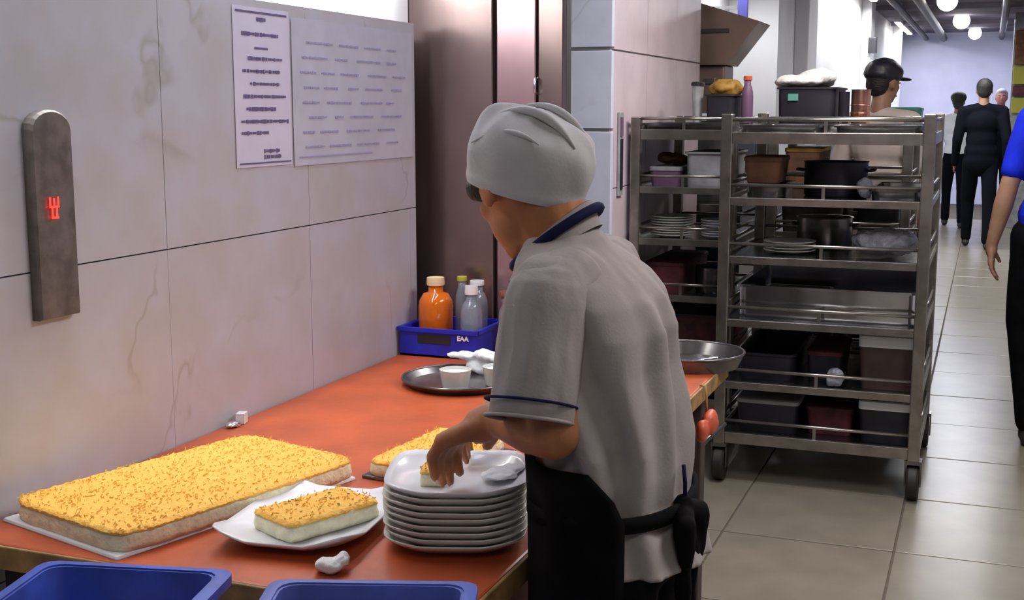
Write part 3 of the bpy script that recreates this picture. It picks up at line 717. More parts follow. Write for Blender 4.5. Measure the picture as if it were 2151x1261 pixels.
def pot(x, y, z, r, h, m, label, name='cooking_pot', lid=None, handles=True):
    t = thing(name, (x, y, z), label, 'pot')
    obj('body', G().lathe([(0, 0), (r * .95, 0), (r, .01), (r, h), (r * 1.04, h + .003), (r * .97, h + .003), (r * .96, .008), (0, .007)], (x, y, z), 32), m, t, smooth='auto')
    if handles:
        for s_ in (-1, 1):
            obj('handle', G().tube([(x + s_ * r * .98, y - .03, z + h * .75), (x + s_ * (r + .025), y - .03, z + h * .78), (x + s_ * (r + .025), y + .03, z + h * .78), (x + s_ * r * .98, y + .03, z + h * .75)], .005), m, t, smooth=True)
    if lid:
        l_ = obj('lid', G().lathe([(r * 1.05, 0), (r * 1.05, .005), (r * .7, .035), (r * .2, .05), (0, .052)], (x, y, z + h + .004), 32), lid, t, smooth='auto')
        obj('knob', G().ball((x, y, z + h + .066), .014), M['blackplastic'], l_, smooth=True)
    return t
def filmbag(x, y, z, rx, ry, rz_, m, label, seed, name='wrapped_food', cat='package'):
    g = G().ball((x, y, z + rz_), .1, (rx, ry, rz_)).ball((x - rx * .4, y, z + rz_ * .9), .1, (rx * .5, ry * .9, rz_ * .9)).ball((x + rx * .45, y - ry * .2, z + rz_ * 1.0), .1, (rx * .5, ry * .7, rz_))
    return tag(obj(name, blob(g, .008, 2, .014, (18, 18, 24), seed=seed), m), label, cat)
def platestack(x, y, z, r, n, m, label, name='plate_pile'):
    for i in range(n):
        o = obj('dish', G().lathe([(0, 0), (r * .55, 0), (r * .6, .003), (r, .014), (r, .017), (r * .58, .007), (0, .006)], (x + random.uniform(-.003, .003), y, z + i * .011), 28), m, smooth='auto')
        tag(o, label + ', ' + ('topmost' if i == n - 1 else 'lowest' if i == 0 else ('second', 'third', 'fourth', 'fifth', 'sixth', 'seventh')[i - 1] + ' from its bottom'), 'plate', 'dishes stacked on the trolleys')
S = [z + .0045 for z in TIERS]
# nearest rack, bottom to top
lidbox(-.86, -.62, 4.68, 5.2, S[0], .13, M['blackplastic'], M['greyplastic'], 'low dark box, left on the lowest shelf of the nearest trolley')
lidbox(-.60, -.42, 4.72, 5.2, S[0], .11, M['dark_red'], M['dark_red'], 'dark red box in the middle of the lowest trolley shelf')
lidbox(-.40, -.20, 4.66, 5.3, S[0], .162, M['blackplastic'], M['white'], 'dark box with white lid, right on the lowest trolley shelf', lt=.034)
pan(-.87, -.64, 4.70, 5.25, S[1], .10, M['blackplastic'], 'black tub at the left of the second shelf from the bottom', 'black_tub', 'tub')
lidbox(-.61, -.47, 4.75, 5.1, S[1], .12, M['blackplastic'], M['dark_red'], 'black box in the middle of the second shelf from the bottom')
filmbag(-.49, 4.68, S[1] + .004, .035, .03, .035, M['film'], 'small clear bag hanging over the guard rod of the second shelf', 3, 'plastic_bag', 'bag')
lidbox(-.41, -.195, 4.68, 5.3, S[1], .205, M['dark_brown'], M['white'], 'dark brown box with white lid on the second shelf from the bottom', lt=.045)
pan(-.87, -.20, 4.66, 5.35, S[2], .128, M['bright_steel'], 'wide bright steel tray spanning the third shelf from the bottom', 'steel_tray', 'tray', lip=.01)
pan(-.83, -.56, 4.75, 5.2, S[2] + .004, .06, M['dull_steel'], 'dull steel pan inside the wide bright tray', flare=.02)
platestack(-.70, 4.85, S[3], .10, 4, M['plate'], 'grey-white dish in the low pile of the nearest trolley')
pot(-.60, 5.12, S[3], .11, .12, M['dull_steel'], 'dull steel pot at the back of the fourth shelf', handles=True)
filmbag(-.345, 4.83, S[3] + .017, .125, .12, .046, M['film'], 'film-wrapped silvery food on the fourth trolley shelf', 5)
pan(-.86, -.70, 4.7, 5.0, S[4], .05, M['steel_sheet'], 'small steel pan at the left of the fifth shelf')
lidbox(-.865, -.72, 4.72, 4.95, S[4] + .056, .10, M['brown'], M['brown'], 'small brown carton on the small steel pan, fifth shelf')
pot(-.545, 4.95, S[4], .12, .13, M['blackplastic'], 'black bowl-shaped pot in the middle of the fifth shelf')
pan(-.40, -.20, 4.68, 5.2, S[4], .04, M['steel_sheet'], 'flat steel pan at the right of the fifth shelf')
filmbag(-.42, 4.78, S[4], .03, .03, .04, M['film'], 'small clear bag beside the black pot on the fifth shelf', 7, 'plastic_bag', 'bag')
pan(-.88, -.56, 4.66, 5.3, S[5], .03, M['steel_sheet'], 'flat steel tray on the left of the top shelf of the nearest trolley', 'steel_tray', 'tray')
pan(-.53, -.21, 4.66, 5.3, S[5], .03, M['steel_sheet'], 'flat steel tray on the right of the top shelf of the nearest trolley', 'steel_tray', 'tray')
# rack behind the cook
pan(-1.36, -1.0, 5.2, 5.8, S[0], .14, M['blackplastic'], 'black tub on the lowest shelf of the trolley by the pillar', 'black_tub', 'tub')
lidbox(-1.36, -1.0, 5.2, 5.8, S[1], .16, M['dark_red'], M['blackplastic'], 'dark red box on the second shelf of the trolley by the pillar')
lidbox(-1.37, -1.19, 5.2, 5.7, S[2], .14, M['dark_red'], M['dark_red'], 'dark red box on the third shelf beside the pillar')
pot(-1.09, 5.35, S[2], .085, .11, M['dull_steel'], 'dark pot on the third shelf beside the pillar', handles=False)
platestack(-1.27, 5.3, S[3], .095, 8, M['plate'], 'white dish in the tall pile by the pillar')
platestack(-1.07, 5.3, S[3], .075, 7, M['white'], 'white dish in the narrow pile by the pillar')
lidbox(-1.36, -1.22, 5.2, 5.6, S[4], .09, M['purple'], M['greyplastic'], 'purplish box on the fifth shelf of the trolley by the pillar')
pan(-1.20, -1.0, 5.17, 5.6, S[4], .15, M['greyplastic'], 'grey tub on the fifth shelf of the trolley by the pillar', 'grey_tub', 'tub')
filmbag(-1.30, 5.42, S[4] + .092, .07, .08, .025, M['brown'], 'brown bread loaf on the purplish box by the pillar', 9, 'bread_loaf', 'bread')
pan(-1.40, -.99, 5.17, 5.55, S[5], .03, M['steel_sheet'], 'flat steel tray on top of the trolley by the pillar', 'steel_tray', 'tray')
# rack directly behind
for i, (mm, lm, lab) in enumerate((('blackplastic', 'blackplastic', 'black box low on the trolley behind the nearest one'), ('dark_red', 'greyplastic', 'dark red box with grey lid on the trolley behind'),
                                  ('greyplastic', 'dull_steel', 'grey box on the third shelf of the trolley behind'), ('dull_steel', 'dull_steel', 'dull steel box on the fourth shelf of the trolley behind'))):
    lidbox(-.87, -.58, 5.7, 6.15, S[i], .15, M[mm], M[lm], lab)
for i, lab in enumerate(('black crate low at the right of the trolley behind the nearest', 'black crate on the second shelf, right, trolley behind the nearest', 'black crate on the third shelf, right, trolley behind the nearest', 'black crate on the fourth shelf, right, trolley behind the nearest')):
    pan(-.54, -.34, 5.7, 6.15, S[i], .13, M['blackplastic'], lab, 'black_crate', 'crate')
lidbox(-.86, -.70, 5.7, 6.15, S[4], .16, M['brown'], M['ochre'], 'brown carton on the fifth shelf of the trolley behind')
# things on top of the two racks behind
Z5 = S[5]
t = lidbox(-1.275, -1.225, 5.60, 5.70, Z5 + .0, .215, M['greyplastic'], M['blackplastic'], 'narrow grey bin on the trolley top, left of the dark basket', 'small_bin', 'bin')
t = pan(-1.215, -1.06, 5.60, 5.86, Z5, .155, M['blackplastic'], 'black basket heaped with ochre food on the trolley top', 'black_basket', 'basket')
filmbag(-1.137, 5.73, Z5 + .14, .075, .11, .045, M['ochre'], 'ochre heap of food filling the black basket', 13, 'food_heap', 'food')
bottle('purple_bottle', -1.022, 5.64, Z5, .026, .22, M['purple'], M['red'], 'tall purple bottle with red cap between basket and dark tub', .6, .02, None)
pan(-.90, -.63, 5.66, 6.1, Z5, .185, M['blackplastic'], 'big dark tub covered with a grey cloth on the trolley top', 'dark_tub', 'tub')
cl = blob(G().ball((-.80, 5.86, Z5 + .215), .1, (.13, .20, .03)).ball((-.74, 5.84, Z5 + .235), .1, (.08, .13, .04)).ball((-.86, 5.84, Z5 + .215), .1, (.07, .16, .03)), .008, 2, .01, (14, 14, 14))
tag(obj('cover_cloth', cl, M['tissue']), 'pale grey cloth heaped over the big dark tub', 'cloth')
obj('sticker', G().box((-.845, 5.658, Z5 + .13), (-.80, 5.661, Z5 + .16)), M['green'], bpy.data.objects['dark_tub'])
pot(-.605, 5.70, Z5, .024, .165, M['blackplastic'], 'thin black canister between the dark tub and coppery tin', 'canister', handles=False)
t = pot(-.535, 5.72, Z5, .042, .175, M['copper'], 'coppery ribbed tin can on the trolley top', 'tin_can', handles=False)
for z in (.04, .075, .11): obj('ring', G().tube([(-.535 + .0428 * math.cos(a), 5.72 + .0428 * math.sin(a), Z5 + z) for a in [2 * PI * k / 24 for k in range(25)]], .0022, 6, False), M['copper'], t, smooth=True)
lidbox(-.46, -.34, 5.68, 5.95, Z5, .02, M['greyplastic'], M['white'], 'flat white lid box at the right of the trolley top')
# farthest trolley
Z4 = 1.3045
lidbox(-.56, -.37, 7.6, 7.9, Z4, .13, M['green'], M['green'], 'sea-green lidded box on top of the farthest trolley')
lidbox(-.78, -.60, 7.6, 7.95, Z4, .09, M['purple'], M['greyplastic'], 'purplish box with grey lid on top of the farthest trolley')
lidbox(-.76, -.34, 7.6, 8.2, .8045, .22, M['navy'], M['green'], 'dark blue bin with green rim on the farthest trolley', 'dark_bin', 'bin')
lidbox(-.76, -.34, 7.6, 8.2, .5045, .22, M['blackplastic'], M['blackplastic'], 'black box on the second shelf of the farthest trolley')

# ================================================================= PEOPLE
def V(*a): return Vector(a)
def hand_prims(g, wrist, d, palm_n, side, s=1, curl=.5, spread=1):
    """palm plus five fingers; d along the hand, palm_n palm normal, side towards the thumb"""
    d = V(*d).normalized(); pn = V(*palm_n); pn = (pn - d * pn.dot(d)).normalized(); sd = d.cross(pn).normalized()
    if sd.dot(V(*side)) < 0: sd = -sd
    w0 = V(*wrist)
    g.cap(w0, w0 + d * .03 * s, .024 * s, .024 * s)
    for k in (-1, 0, 1): g.cap(w0 + d * .02 * s + sd * k * .012 * s, w0 + d * .078 * s + sd * k * .023 * s, .015 * s, .0125 * s)
    for k, L in zip((1.5, .5, -.5, -1.5), (.066, .074, .069, .054)):
        b0 = w0 + d * .078 * s + sd * k * .0185 * s * spread; a1 = curl * .6; a2 = curl * 1.5
        d1 = (d * math.cos(a1) + pn * math.sin(a1) + sd * k * .05 * spread).normalized(); d2 = (d * math.cos(a2) + pn * math.sin(a2)).normalized()
        p1 = b0 + d1 * L * .5 * s; p2 = p1 + d2 * L * .5 * s
        g.cap(b0, p1, .0092 * s, .0082 * s, 10); g.cap(p1, p2, .0082 * s, .0066 * s, 10)
    t0 = w0 + d * .02 * s + sd * .022 * s; t1 = t0 + (d * .6 + sd * .6 + pn * .3).normalized() * .042 * s; t2 = t1 + (d * .9 + sd * .15 + pn * .45).normalized() * .032 * s
    g.cap(t0, t1, .0125 * s, .0105 * s, 10); g.cap(t1, t2, .010 * s, .008 * s, 10)

def head_frame(f):
    f = V(*f).normalized(); s_ = f.cross(V(0, 0, 1)).normalized(); u = s_.cross(f).normalized(); return f, s_, u
def head_prims(g, c, f, k=1):
    f, s_, u = head_frame(f); c = V(*c); P = lambda a, b, d: c + (f * a + s_ * b + u * d) * k
    ax = (s_, f, u)
    g.ball(P(-.008, 0, .015), 1, (.073 * k, .092 * k, .088 * k), ax)
    g.ball(P(.022, 0, -.045), 1, (.055 * k, .062 * k, .062 * k), ax)
    g.ball(P(.052, 0, -.088), 1, (.026 * k, .024 * k, .02 * k), ax)         # chin
    g.cap(P(.082, 0, .008), P(.098, 0, -.022), .008 * k, .012 * k, 10)      # nose
    g.ball(P(.074, 0, -.062), 1, (.022 * k, .014 * k, .012 * k), ax)
    g.ball(P(.07, 0, .022), 1, (.045 * k, .016 * k, .01 * k), ax)           # brow
    for q in (-1, 1):
        g.ball(P(.052, q * .036, -.022), 1, (.02 * k, .02 * k, .022 * k), ax)
        g.ball(P(-.004, q * .074, -.012), 1, (.008 * k, .018 * k, .03 * k), ax)   # ear
def face_parts(root, c, f, k=1):
    f, s_, u = head_frame(f); c = V(*c); P = lambda a, b, d: c + (f * a + s_ * b + u * d) * k
    for q in (-1, 1):
        e = obj('eye', G().ball(P(.077, q * .031, .004), 1, (.012 * k, .006 * k, .006 * k), (s_, f, u), 12, 8), M['eye'], root, smooth=True)
        obj('pupil', G().ball(P(.0825, q * .031, .004), .0042 * k, nu=10, nv=6), M['pupil'], e, smooth=True)
        obj('eyebrow', G().cap(P(.083, q * .018, .022), P(.072, q * .046, .024), .003 * k, .002 * k, 8), M['hair'], root, smooth=True)
    obj('mouth', G().ball(P(.086, 0, -.062), 1, (.020 * k, .004 * k, .006 * k), (s_, f, u), 12, 8), M['lip'], root, smooth=True)

def hair_mesh(c, f, k=1, voxel=.01, low=-.02, full=False, amp=.003):
    f, s_, u = head_frame(f); c = V(*c); P = lambda a, b, d: c + (f * a + s_ * b + u * d) * k
    g = G().ball(P(-.018, 0, .032), 1, (.080 * k, .092 * k, .086 * k), (s_, f, u))
    g.ball(P(-.045, 0, -.01), 1, (.070 * k, .055 * k, (.075 if not full else .10) * k), (s_, f, u))
    g.ball(P(.03, 0, .075), 1, (.055 * k, .05 * k, .03 * k), (s_, f, u))
    if full: g.ball(P(-.03, 0, .05), 1, (.1 * k, .105 * k, .08 * k), (s_, f, u))
    return blob(g, voxel, 3, amp, (60, 60, 60))

def person(label, J, head_f, k, skin, top, top_m, leg_m, hair_m, voxel, short=True, jacket=False, hands=True, cap=None, fdir=None, palm=None, group='people in the corridor', big_hair=False, shoe=None):
    """J: joints in world metres: hip, chest, neck, head, and per side shoulder, elbow, wrist, hipj, knee, ankle."""
    root = thing('person', (J['hip'][0], J['hip'][1], 0), label, 'person', group)
    F = V(*fdir).normalized()
    g = G(); up = V(0, 0, 1); S_ = F.cross(up).normalized(); ax = (S_, F, up)
    hip, chest, neck, head = [V(*J[a]) for a in ('hip', 'chest', 'neck', 'head')]
    g.ball(hip, 1, (.15 * k, .10 * k, .11 * k), ax); g.ball((hip + chest) / 2, 1, (.125 * k, .09 * k, .15 * k), ax); g.ball(chest, 1, (.155 * k, .10 * k, .15 * k), ax)
    g.cap(chest + up * .08, neck, .07 * k, .052 * k); g.cap(neck, head - up * .03, .052 * k, .05 * k)
    head_prims(g, head, head_f, k)
    sh = G(); lg = G(); e = .012
    sh.ball(hip + up * .05, 1, (.165 * k, .12 * k, .13 * k), ax); sh.ball((hip + chest) / 2, 1, (.15 * k, .115 * k, .17 * k), ax); sh.ball(chest, 1, (.175 * k, .12 * k, .15 * k), ax)
    lg.ball(hip, 1, (.16 * k, .115 * k, .12 * k), ax)
    if jacket: sh.ball(hip - up * .05, 1, (.17 * k, .125 * k, .15 * k), ax)
    for sd in ('L', 'R'):
        a, b, c, h0, kn, an = [V(*J[q + sd]) for q in ('sh', 'el', 'wr', 'hp', 'kn', 'an')]
        g.cap(neck - up * .05, a, .05 * k, .05 * k); g.cap(a, b, .046 * k, .037 * k); g.cap(b, b.lerp(c, .35), .037 * k, .039 * k); g.cap(b.lerp(c, .35), c, .039 * k, .024 * k)
        pn = V(*palm[sd]) if palm else -S_ * (1 if (a - chest).dot(S_) > 0 else -1)
        if hands: hand_prims(g, c, (c - b) if not palm or 'd' + sd not in palm else palm['d' + sd], pn, F, k * (.93 if voxel > .009 else 1), .35)
        g.cap(h0, kn, .078 * k, .052 * k); g.cap(kn, an, .05 * k, .035 * k)
        sh.cap(neck - up * .04, a, .058 * k, .058 * k)
        en = b if not short else a.lerp(b, .80)
        sh.cap(a, en, .060 * k, .052 * k)
        if not short: sh.cap(b, c, .052 * k, .036 * k)
        lg.cap(h0, kn, .088 * k, .066 * k); lg.cap(kn, an + up * .02, .064 * k, .055 * k)
        s0 = G(); toe = an + F * .15 * k; toe.z = .028
        s0.cap(V(an.x, an.y, .034) - F * .05 * k, toe, .033, .027); s0.cap(an, V(an.x, an.y, .04), .038, .04)
        obj('shoe', blob(s0, .009, 3, cut=[((0, 0, .0), (0, 0, -1))]), shoe or M['rubber'], root)
    obj('body', blob(g, voxel, 3), skin, root)
    obj(top, blob(sh, max(voxel, .009), 5, .006, (9, 9, 5)), top_m, root)
    obj('trousers', blob(lg, max(voxel, .009), 4, .005, (9, 9, 4)), leg_m, root)
    if hair_m: obj('hair', hair_mesh(head, head_f, k, max(voxel, .009), full=big_hair), hair_m, root)
    face_parts(root, head, head_f, k)
    f, s_, u = head_frame(head_f); hc = head
    if cap:
        P = lambda a, b, d: hc + (f * a + s_ * b + u * d) * k
        cg = G().ball(P(-.01, 0, .05), 1, (.092 * k, .108 * k, .075 * k), (s_, f, u)).ball(P(-.03, 0, .035), 1, (.09 * k, .09 * k, .05 * k), (s_, f, u))
        o = obj('cap', blob(cg, .008, 3, .003, (20, 20, 20)), cap, root)
        obj('peak', blob(G().ball(P(.115, 0, .032), 1, (.062 * k, .06 * k, .008 * k), (s_, f, u)), .005, 2), cap, root)
    return root

def standing(x, y, h, yaw, stride=.12, arms=(0, 0), lean=0, w=1):
    """joint dictionary of a standing or striding figure; yaw = facing direction angle"""
    F = V(math.cos(yaw), math.sin(yaw), 0); S_ = V(math.sin(yaw), -math.cos(yaw), 0); s = h / 1.72; b = V(x, y, 0)
    J = {}
    q = lambda f_, s_, z: tuple(b + F * f_ * s + S_ * s_ * s * w + V(0, 0, z * s))
    J['hip'] = q(0, 0, .93); J['chest'] = q(lean * .4, 0, 1.27); J['neck'] = q(lean * .6 - .01, 0, 1.46); J['head'] = q(lean + .015, 0, 1.60)
    for sd, m in (('L', -1), ('R', 1)):
        st = stride * (1 if sd == 'L' else -1)
        J['sh' + sd] = q(lean * .5, m * .185, 1.385); J['el' + sd] = q(-.04 + arms[0 if sd == 'L' else 1], m * .235, 1.10); J['wr' + sd] = q(.03 + arms[0 if sd == 'L' else 1] * 2, m * .245, .86)
        J['hp' + sd] = q(0, m * .085, .88); J['kn' + sd] = q(st * .6 + .03, m * .095, .48); J['an' + sd] = q(st, m * .095, .075)
    return J

# --- the cook -------------------------------------------------
def cook():
    root = thing('person', (-.46, 1.6, 0), 'cook in white cap and cream tunic with black apron, reaching over plates', 'person')
    up = V(0, 0, 1)
    hf = (-.72, .56, -.42); hc = V(-.592, 1.605, 1.322); k = .92
    g = G(); ax = (V(0, 1, 0), V(1, 0, 0), up)
    g.ball((-.462, 1.6, .86), 1, (.10, .07, .11), ax); g.ball((-.466, 1.6, 1.0), 1, (.10, .06, .12), ax); g.ball((-.492, 1.6, 1.11), 1, (.11, .058, .10), ax)
    g.cap((-.52, 1.6, 1.19), (-.54, 1.6, 1.245), .045, .046); g.cap((-.54, 1.6, 1.235), (-.566, 1.602, 1.295), .049, .058)
    head_prims(g, hc, hf, k)
    # near (left) arm
    a, b, c = V(-.515, 1.462, 1.185), V(-.492, 1.436, 1.016), V(-.600, 1.520, 1.006)
    g.cap((-.52, 1.55, 1.18), a, .036, .038); g.cap(a, b, .038, .034); g.cap(b, b.lerp(c, .4), .034, .035); g.cap(b.lerp(c, .4), c, .035, .025)
    hand_prims(g, c, (-.84, .20, -.42), (-.3, .1, -.95), (.35, .9, -.1), 1.08, .85, .95)
    # far (right) arm
    a, b, c = V(-.53, 1.735, 1.185), V(-.545, 1.775, 1.01), V(-.655, 1.70, .985)
    g.cap((-.52, 1.65, 1.18), a, .036, .038); g.cap(a, b, .038, .034); g.cap(b, b.lerp(c, .4), .034, .035); g.cap(b.lerp(c, .4), c, .035, .025)
    hand_prims(g, c, (-.75, -.25, -.5), (-.3, -.2, -.95), (-.35, -.9, -.1), .84, .85, .9)
    for y in (1.52, 1.68):
        g.cap((-.462, y, .84), (-.455, y, .45), .06, .045); g.cap((-.455, y, .45), (-.44, y, .08), .048, .034)
        s0 = G().cap((-.42, y, .036), (-.545, y, .03), .036, .030).cap((-.44, y, .08), (-.44, y, .04), .038, .04)
        obj('shoe', blob(s0, .007, 3, cut=[((0, 0, 0), (0, 0, -1))]), M['rubber'], root)
    obj('body', blob(g, .0045, 3), M['skin'], root)
    face_parts(root, hc, hf, k)
    # hair: fringe and nape under the cap
    f, s_, u = head_frame(hf); P = lambda a_, b_, d_: hc + (f * a_ + s_ * b_ + u * d_) * k
    hg = G().ball(P(-.014, 0, .008), 1, (.075 * k, .084 * k, .046 * k), (s_, f, u)).ball(P(.040, -.048, .012), 1, (.028 * k, .036 * k, .026 * k), (s_, f, u)).ball(P(.044, .040, .020), 1, (.030 * k, .036 * k, .022 * k), (s_, f, u))
    hg.ball(P(-.045, 0, -.008), 1, (.062 * k, .045 * k, .038 * k), (s_, f, u))
    obj('hair', blob(hg, .006, 3, .002, (70, 70, 70)), M['hair'], root)
    # cap: gathered cotton crown on a band
    ca = V(.24, -.02, .97).normalized(); cb = V(-.592, 1.603, 1.318); fx = (V(-1, 0, 0) - ca * V(-1, 0, 0).dot(ca)).normalized(); sy = ca.cross(fx)
    R = []
    prof = [(-.012, .082, .0), (-.004, .086, 0), (.004, .085, 0), (.016, .088, .001), (.032, .0915, .002), (.05, .0915, .002), (.068, .086, .005), (.083, .075, .007), (.095, .058, .008), (.102, .038, .005), (.105, .016, .003), (.105, .001, 0)]
    for t_, r_, am in prof:
        ring = []
        for j in range(72):
            a_ = 2 * PI * j / 72
            p0 = cb + ca * t_ + (fx * math.cos(a_) * r_ * 1.0 + sy * math.sin(a_) * r_ * .86)
            n_ = (fx * math.cos(a_) + sy * math.sin(a_)); nz = mn.noise(Vector((math.cos(a_) * 2.2, math.sin(a_) * 2.2, t_ * 26)))
            pleat = am * (1.3 * nz + .5 * math.sin(a_ * 9 + t_ * 60))
            # soft crown sags towards the back of the head
            sag = -max(0, t_ - .05) * .10; drop = max(0, t_ - .05) * .10 * (1 - math.cos(a_)) * r_ / .07
            ring.append(p0 + n_ * pleat - fx * sag * -.6 - ca * drop + ca * (am * 1.1 * mn.noise(Vector((a_ * 2, t_ * 40, 4)))))
        R.append(ring)
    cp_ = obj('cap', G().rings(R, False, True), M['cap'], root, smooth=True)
    md = cp_.modifiers.new('s', 'SUBSURF'); md.levels = 1; md.render_levels = 2
    # ridges of folded cloth over the crown
    fg = G()
    for off, r_, l0, l1, hh in ((-.030, .007, -.05, .070, .107), (.012, .006, -.03, .075, .110), (-.055, .005, -.07, .03, .088)):
        pts = []
        for i in range(13):
            q = l0 + (l1 - l0) * i / 12
            pts.append(cb - fx * q + sy * off * (1 + 3 * (q - l0)) * -1 + ca * (hh - 6.5 * q * q * (1 if q > 0 else .9) - 5 * off * off))
        fg.tube(pts, [r_ * math.sin(PI * (i + .6) / 13.2) for i in range(13)], 8)
    obj('cap_fold', fg, M['cap'], cp_, smooth=True)

    # tunic
    sec = [(.80, -.330, -.538, .150), (.83, -.338, -.542, .148), (.865, -.350, -.545, .145), (.90, -.368, -.550, .140), (.94, -.364, -.555, .145), (.98, -.366, -.560, .146), (1.03, -.374, -.568, .150),
           (1.08, -.385, -.572, .152), (1.13, -.386, -.578, .155), (1.17, -.402, -.584, .155), (1.198, -.425, -.588, .148), (1.222, -.450, -.588, .118), (1.240, -.474, -.585, .080), (1.252, -.490, -.580, .056)]
    R = []
    for z, xb, xf, hw in sec:
        ring = []
        cx, hx = (xb + xf) / 2, abs(xb - xf) / 2
        for j in range(96):
            a_ = 2 * PI * j / 96; c_, s2 = math.cos(a_), math.sin(a_); q = (abs(c_) ** 2.3 + abs(s2) ** 2.3) ** (-1 / 2.3)
            amp = .014 * min(1, max(0, (1.22 - z) / .12))
            amp *= 1 - .95 * max(0, -c_) ** .6 * (1 if z < 1.0 else .3) if c_ < 0 else 1
            if z < .97: amp *= .55
            fold = amp * (math.sin(a_ * 11 + 2.2 * mn.noise(Vector((z * 4, a_, 0))) + z * 5) + .8 * mn.noise(Vector((a_ * 3.1, z * 5, 3))))
            r_ = 1 + fold / hx * .8
            ring.append((cx + hx * q * c_ * r_, 1.6 + hw * q * s2 * r_, z + (-.022 * math.cos(a_ + .9) * -1 if z < .82 else 0)))
        R.append(ring)
    tg = G().rings(R)
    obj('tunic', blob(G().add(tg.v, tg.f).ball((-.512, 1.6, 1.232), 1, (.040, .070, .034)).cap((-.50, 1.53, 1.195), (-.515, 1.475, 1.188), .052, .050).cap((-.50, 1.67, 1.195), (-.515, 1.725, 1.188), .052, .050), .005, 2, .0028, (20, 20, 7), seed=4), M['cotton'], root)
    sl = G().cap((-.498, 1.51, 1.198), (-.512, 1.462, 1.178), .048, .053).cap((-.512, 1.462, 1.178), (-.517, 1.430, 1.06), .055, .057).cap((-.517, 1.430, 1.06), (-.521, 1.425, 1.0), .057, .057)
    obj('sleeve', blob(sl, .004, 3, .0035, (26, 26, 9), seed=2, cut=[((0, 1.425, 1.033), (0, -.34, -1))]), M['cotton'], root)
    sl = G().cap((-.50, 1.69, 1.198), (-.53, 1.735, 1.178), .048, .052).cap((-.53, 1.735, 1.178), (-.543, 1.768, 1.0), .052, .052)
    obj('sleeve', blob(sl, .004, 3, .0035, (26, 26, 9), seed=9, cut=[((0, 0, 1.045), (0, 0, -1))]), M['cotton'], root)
    # navy piping round the sleeve
    def ringtube(c_, rx, ry, r_, tilt=(0, 0), n=40): return G().tube([(c_[0] + rx * math.cos(a_), c_[1] + ry * math.sin(a_), c_[2] + tilt[0] * math.cos(a_) + tilt[1] * math.sin(a_)) for a_ in [2 * PI * j / n for j in range(n + 1)]], r_, 8, False)
    obj('sleeve_piping', ringtube((-.519, 1.4265, 1.055), .0578, .0578, .0020, (0, -.020)), M['navy'], root, smooth=True)
    obj('sleeve_hem', ringtube((-.5205, 1.425, 1.034), .0562, .0562, .0026, (0, -.019)), M['cotton'], root, smooth=True)
    # collar
    R = []
    for z, grow in ((-.016, .012), (-.004, .006), (.008, .003), (.017, .0), (.017, -.005), (.0, -.003)):
        R.append([(-.548 + (.052 + grow) * math.cos(a_), 1.602 + (.055 + grow) * math.sin(a_), 1.240 + z + .042 * math.cos(a_)) for a_ in [2 * PI * j / 48 for j in range(48)]])
    obj('collar', G().rings(R, False, False), M['cotton'], root, smooth=True)
    obj('collar_trim', ringtube((-.546, 1.602, 1.247), .058, .062, .0072, (.043, 0)), M['navy'], root, smooth=True)
    # apron: wraps the front and the sides, bib follows the chest
    R = []
    N_ = 40
    for z, xo, xf, hw, a0 in ((.36, -.43, -.562, .150, 1.25), (.55, -.43, -.562, .150, 1.22), (.70, -.44, -.561, .150, 1.18), (.83, -.44, -.561, .150, 1.12), (.90, -.45, -.562, .150, 1.12), (.93, -.46, -.564, .152, 1.22), (.965, -.47, -.566, .152, 1.50)):
        ring = []
        for j in range(N_ + 1):
            a_ = PI - (PI - a0) * (1 - 2 * j / N_)   # from -..+ round the front
            c_, s2 = math.cos(a_), math.sin(a_); q = (abs(c_) ** 2.2 + abs(s2) ** 2.2) ** (-1 / 2.2)
            cx = (xf + -.345) / 2; hx = abs(xf + .345) / 2
            fo_ = .003 * math.sin(a_ * 10 + z * 3)
            ring.append(((cx + hx * q * c_ * (1.06 + fo_ * 6)), 1.6 + (hw + .009) * q * s2 * (1 + fo_ * 4), z))
        R.append(ring)
    ag = G(); n1 = N_ + 1
    v = [p for r in R for p in r]; f_ = [(i * n1 + j, i * n1 + j + 1, (i + 1) * n1 + j + 1, (i + 1) * n1 + j) for i in range(len(R) - 1) for j in range(N_)]
    ag.add(v, f_)
    ap = obj('apron', ag, M['black'], root, smooth=True); md = ap.modifiers.new('t', 'SOLIDIFY'); md.thickness = .004
    # waist tie
    R = []
    for z in (.886, .906):
        R.append([(-.4595 + .104 * ((abs(math.cos(a_)) ** 2.3 + abs(math.sin(a_)) ** 2.3) ** (-1 / 2.3)) * math.cos(a_), 1.6 + .150 * ((abs(math.cos(a_)) ** 2.3 + abs(math.sin(a_)) ** 2.3) ** (-1 / 2.3)) * math.sin(a_), z) for a_ in [2 * PI * j / 60 for j in range(60)]])
    wt = obj('waist_tie', G().rings(R, False, False), M['black'], root, smooth=True); md = wt.modifiers.new('t', 'SOLIDIFY'); md.thickness = .007; md.offset = 1
    bow = G()
    B = V(-.352, 1.56, .898)
    bow.ball(B, 1, (.014, .016, .018))
    bow.cap(B, B + V(.010, -.035, -.016), .013, .017).cap(B + V(.010, -.035, -.016), B + V(.013, -.035, -.062), .017, .010)
    bow.cap(B, B + V(.012, .03, -.016), .013, .018).cap(B + V(.012, .03, -.016), B + V(.014, .030, -.070), .018, .010)
    bow.tube([B, B + V(.008, -.018, -.05), B + V(.006, -.020, -.10), B + V(.010, -.018, -.155)], [.008, .012, .012, .007])
    bow.tube([B, B + V(.010, .012, -.06), B + V(.008, .014, -.13), B + V(.012, .012, -.22)], [.008, .010, .010, .006])
    obj('bow', blob(bow, .004, 2, .002, (50, 50, 30)), M['black'], root)
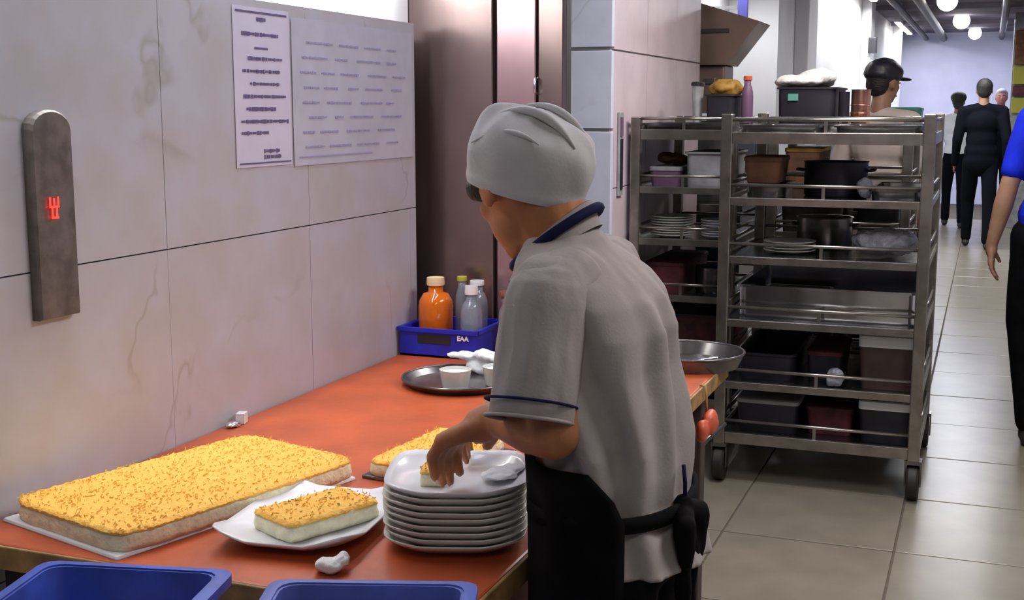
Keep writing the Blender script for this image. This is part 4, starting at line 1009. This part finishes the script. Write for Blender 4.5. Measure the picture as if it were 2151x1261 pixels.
    obj('neck_string', G().tube([B + V(.002, 0, .01), B + V(.002, -.002, .035), B + V(-.001, 0, .058)], .0028), M['navy'], root, smooth=True)
    tr_ = G()
    for y in (1.52, 1.68): tr_.cap((-.452, y, .80), (-.455, y, .45), .078, .062).cap((-.455, y, .45), (-.44, y, .10), .06, .052)
    tr_.ball((-.455, 1.6, .83), 1, (.10, .14, .08))
    obj('trousers', blob(tr_, .009, 3, .003, (9, 9, 5)), M['black'], root)
    return root
cook()

# --- man in royal blue at the right edge, walking
J = standing(.295, 5.55, 1.74, PI / 2, .16, (.02, -.02))
J['shL'] = (.160, 5.55, 1.375); J['elL'] = (.092, 5.50, 1.12); J['wrL'] = (.036, 5.50, .865)
J['anR'] = (.39, 5.28, .09); J['knR'] = (.38, 5.48, .50); J['anL'] = (.225, 5.62, .08); J['knL'] = (.178, 5.62, .52); J['hpL'] = (.195, 5.55, .90)
person('man in royal blue polo shirt and black trousers at the right edge', J, (0, 1, 0), 1.02, M['skin2'], 'polo_shirt', M['royal'], M['black'], M['hair'], .0065, fdir=(0, 1, 0),
       palm={'L': (1, -.1, 0), 'R': (-1, 0, 0), 'dL': (.03, 0, -1)})
# --- man in cap behind the racks
J = standing(-.535, 6.85, 1.68, math.radians(62), .05)
person('man in dark cap and beige shirt behind the shelf trolleys', J, (.62, .72, -.12), 1.0, M['skin2'], 'shirt', M['beige'], M['black'], M['hair'], .011, cap=M['blackplastic'], fdir=(math.cos(math.radians(62)), math.sin(math.radians(62)), 0))
# --- corridor people
J = standing(-.065, 13.7, 1.74, PI / 2 + .05, .2, (.03, -.03), w=1.0)
person('person in black suit walking away down the corridor', J, (-.05, 1, 0), 1.03, M['skin2'], 'jacket', M['suit'], M['suit'], M['hair'], .014, short=False, jacket=True, fdir=(-.05, 1, 0))
J = standing(-.36, 16.1, 1.63, PI / 2 + .1, .2, (.03, -.03), w=.88)
person('dark-haired person in white shirt and dark trousers in the corridor', J, (.1, 1, -.05), .95, M['skin2'], 'shirt', M['shirt_white'], M['suit'], M['hair'], .016, short=True, fdir=(-.1, 1, 0), big_hair=True)
J = standing(.125, 17.0, 1.69, -PI / 2, .05)
person('grey-haired man in dark jacket facing the camera, beside the black suit', J, (0, -1, 0), .98, M['skin3'], 'jacket', M['suit'], M['suit'], M['grey_hair'], .016, short=False, jacket=True, fdir=(0, -1, 0))
J = standing(.36, 18.3, 1.58, -PI / 2, .05)
person('person in pale blue shirt far back by the column', J, (0, -1, 0), .95, M['skin2'], 'shirt', M['pale_blue'], M['suit'], M['hair'], .018, short=True, fdir=(0, -1, 0))
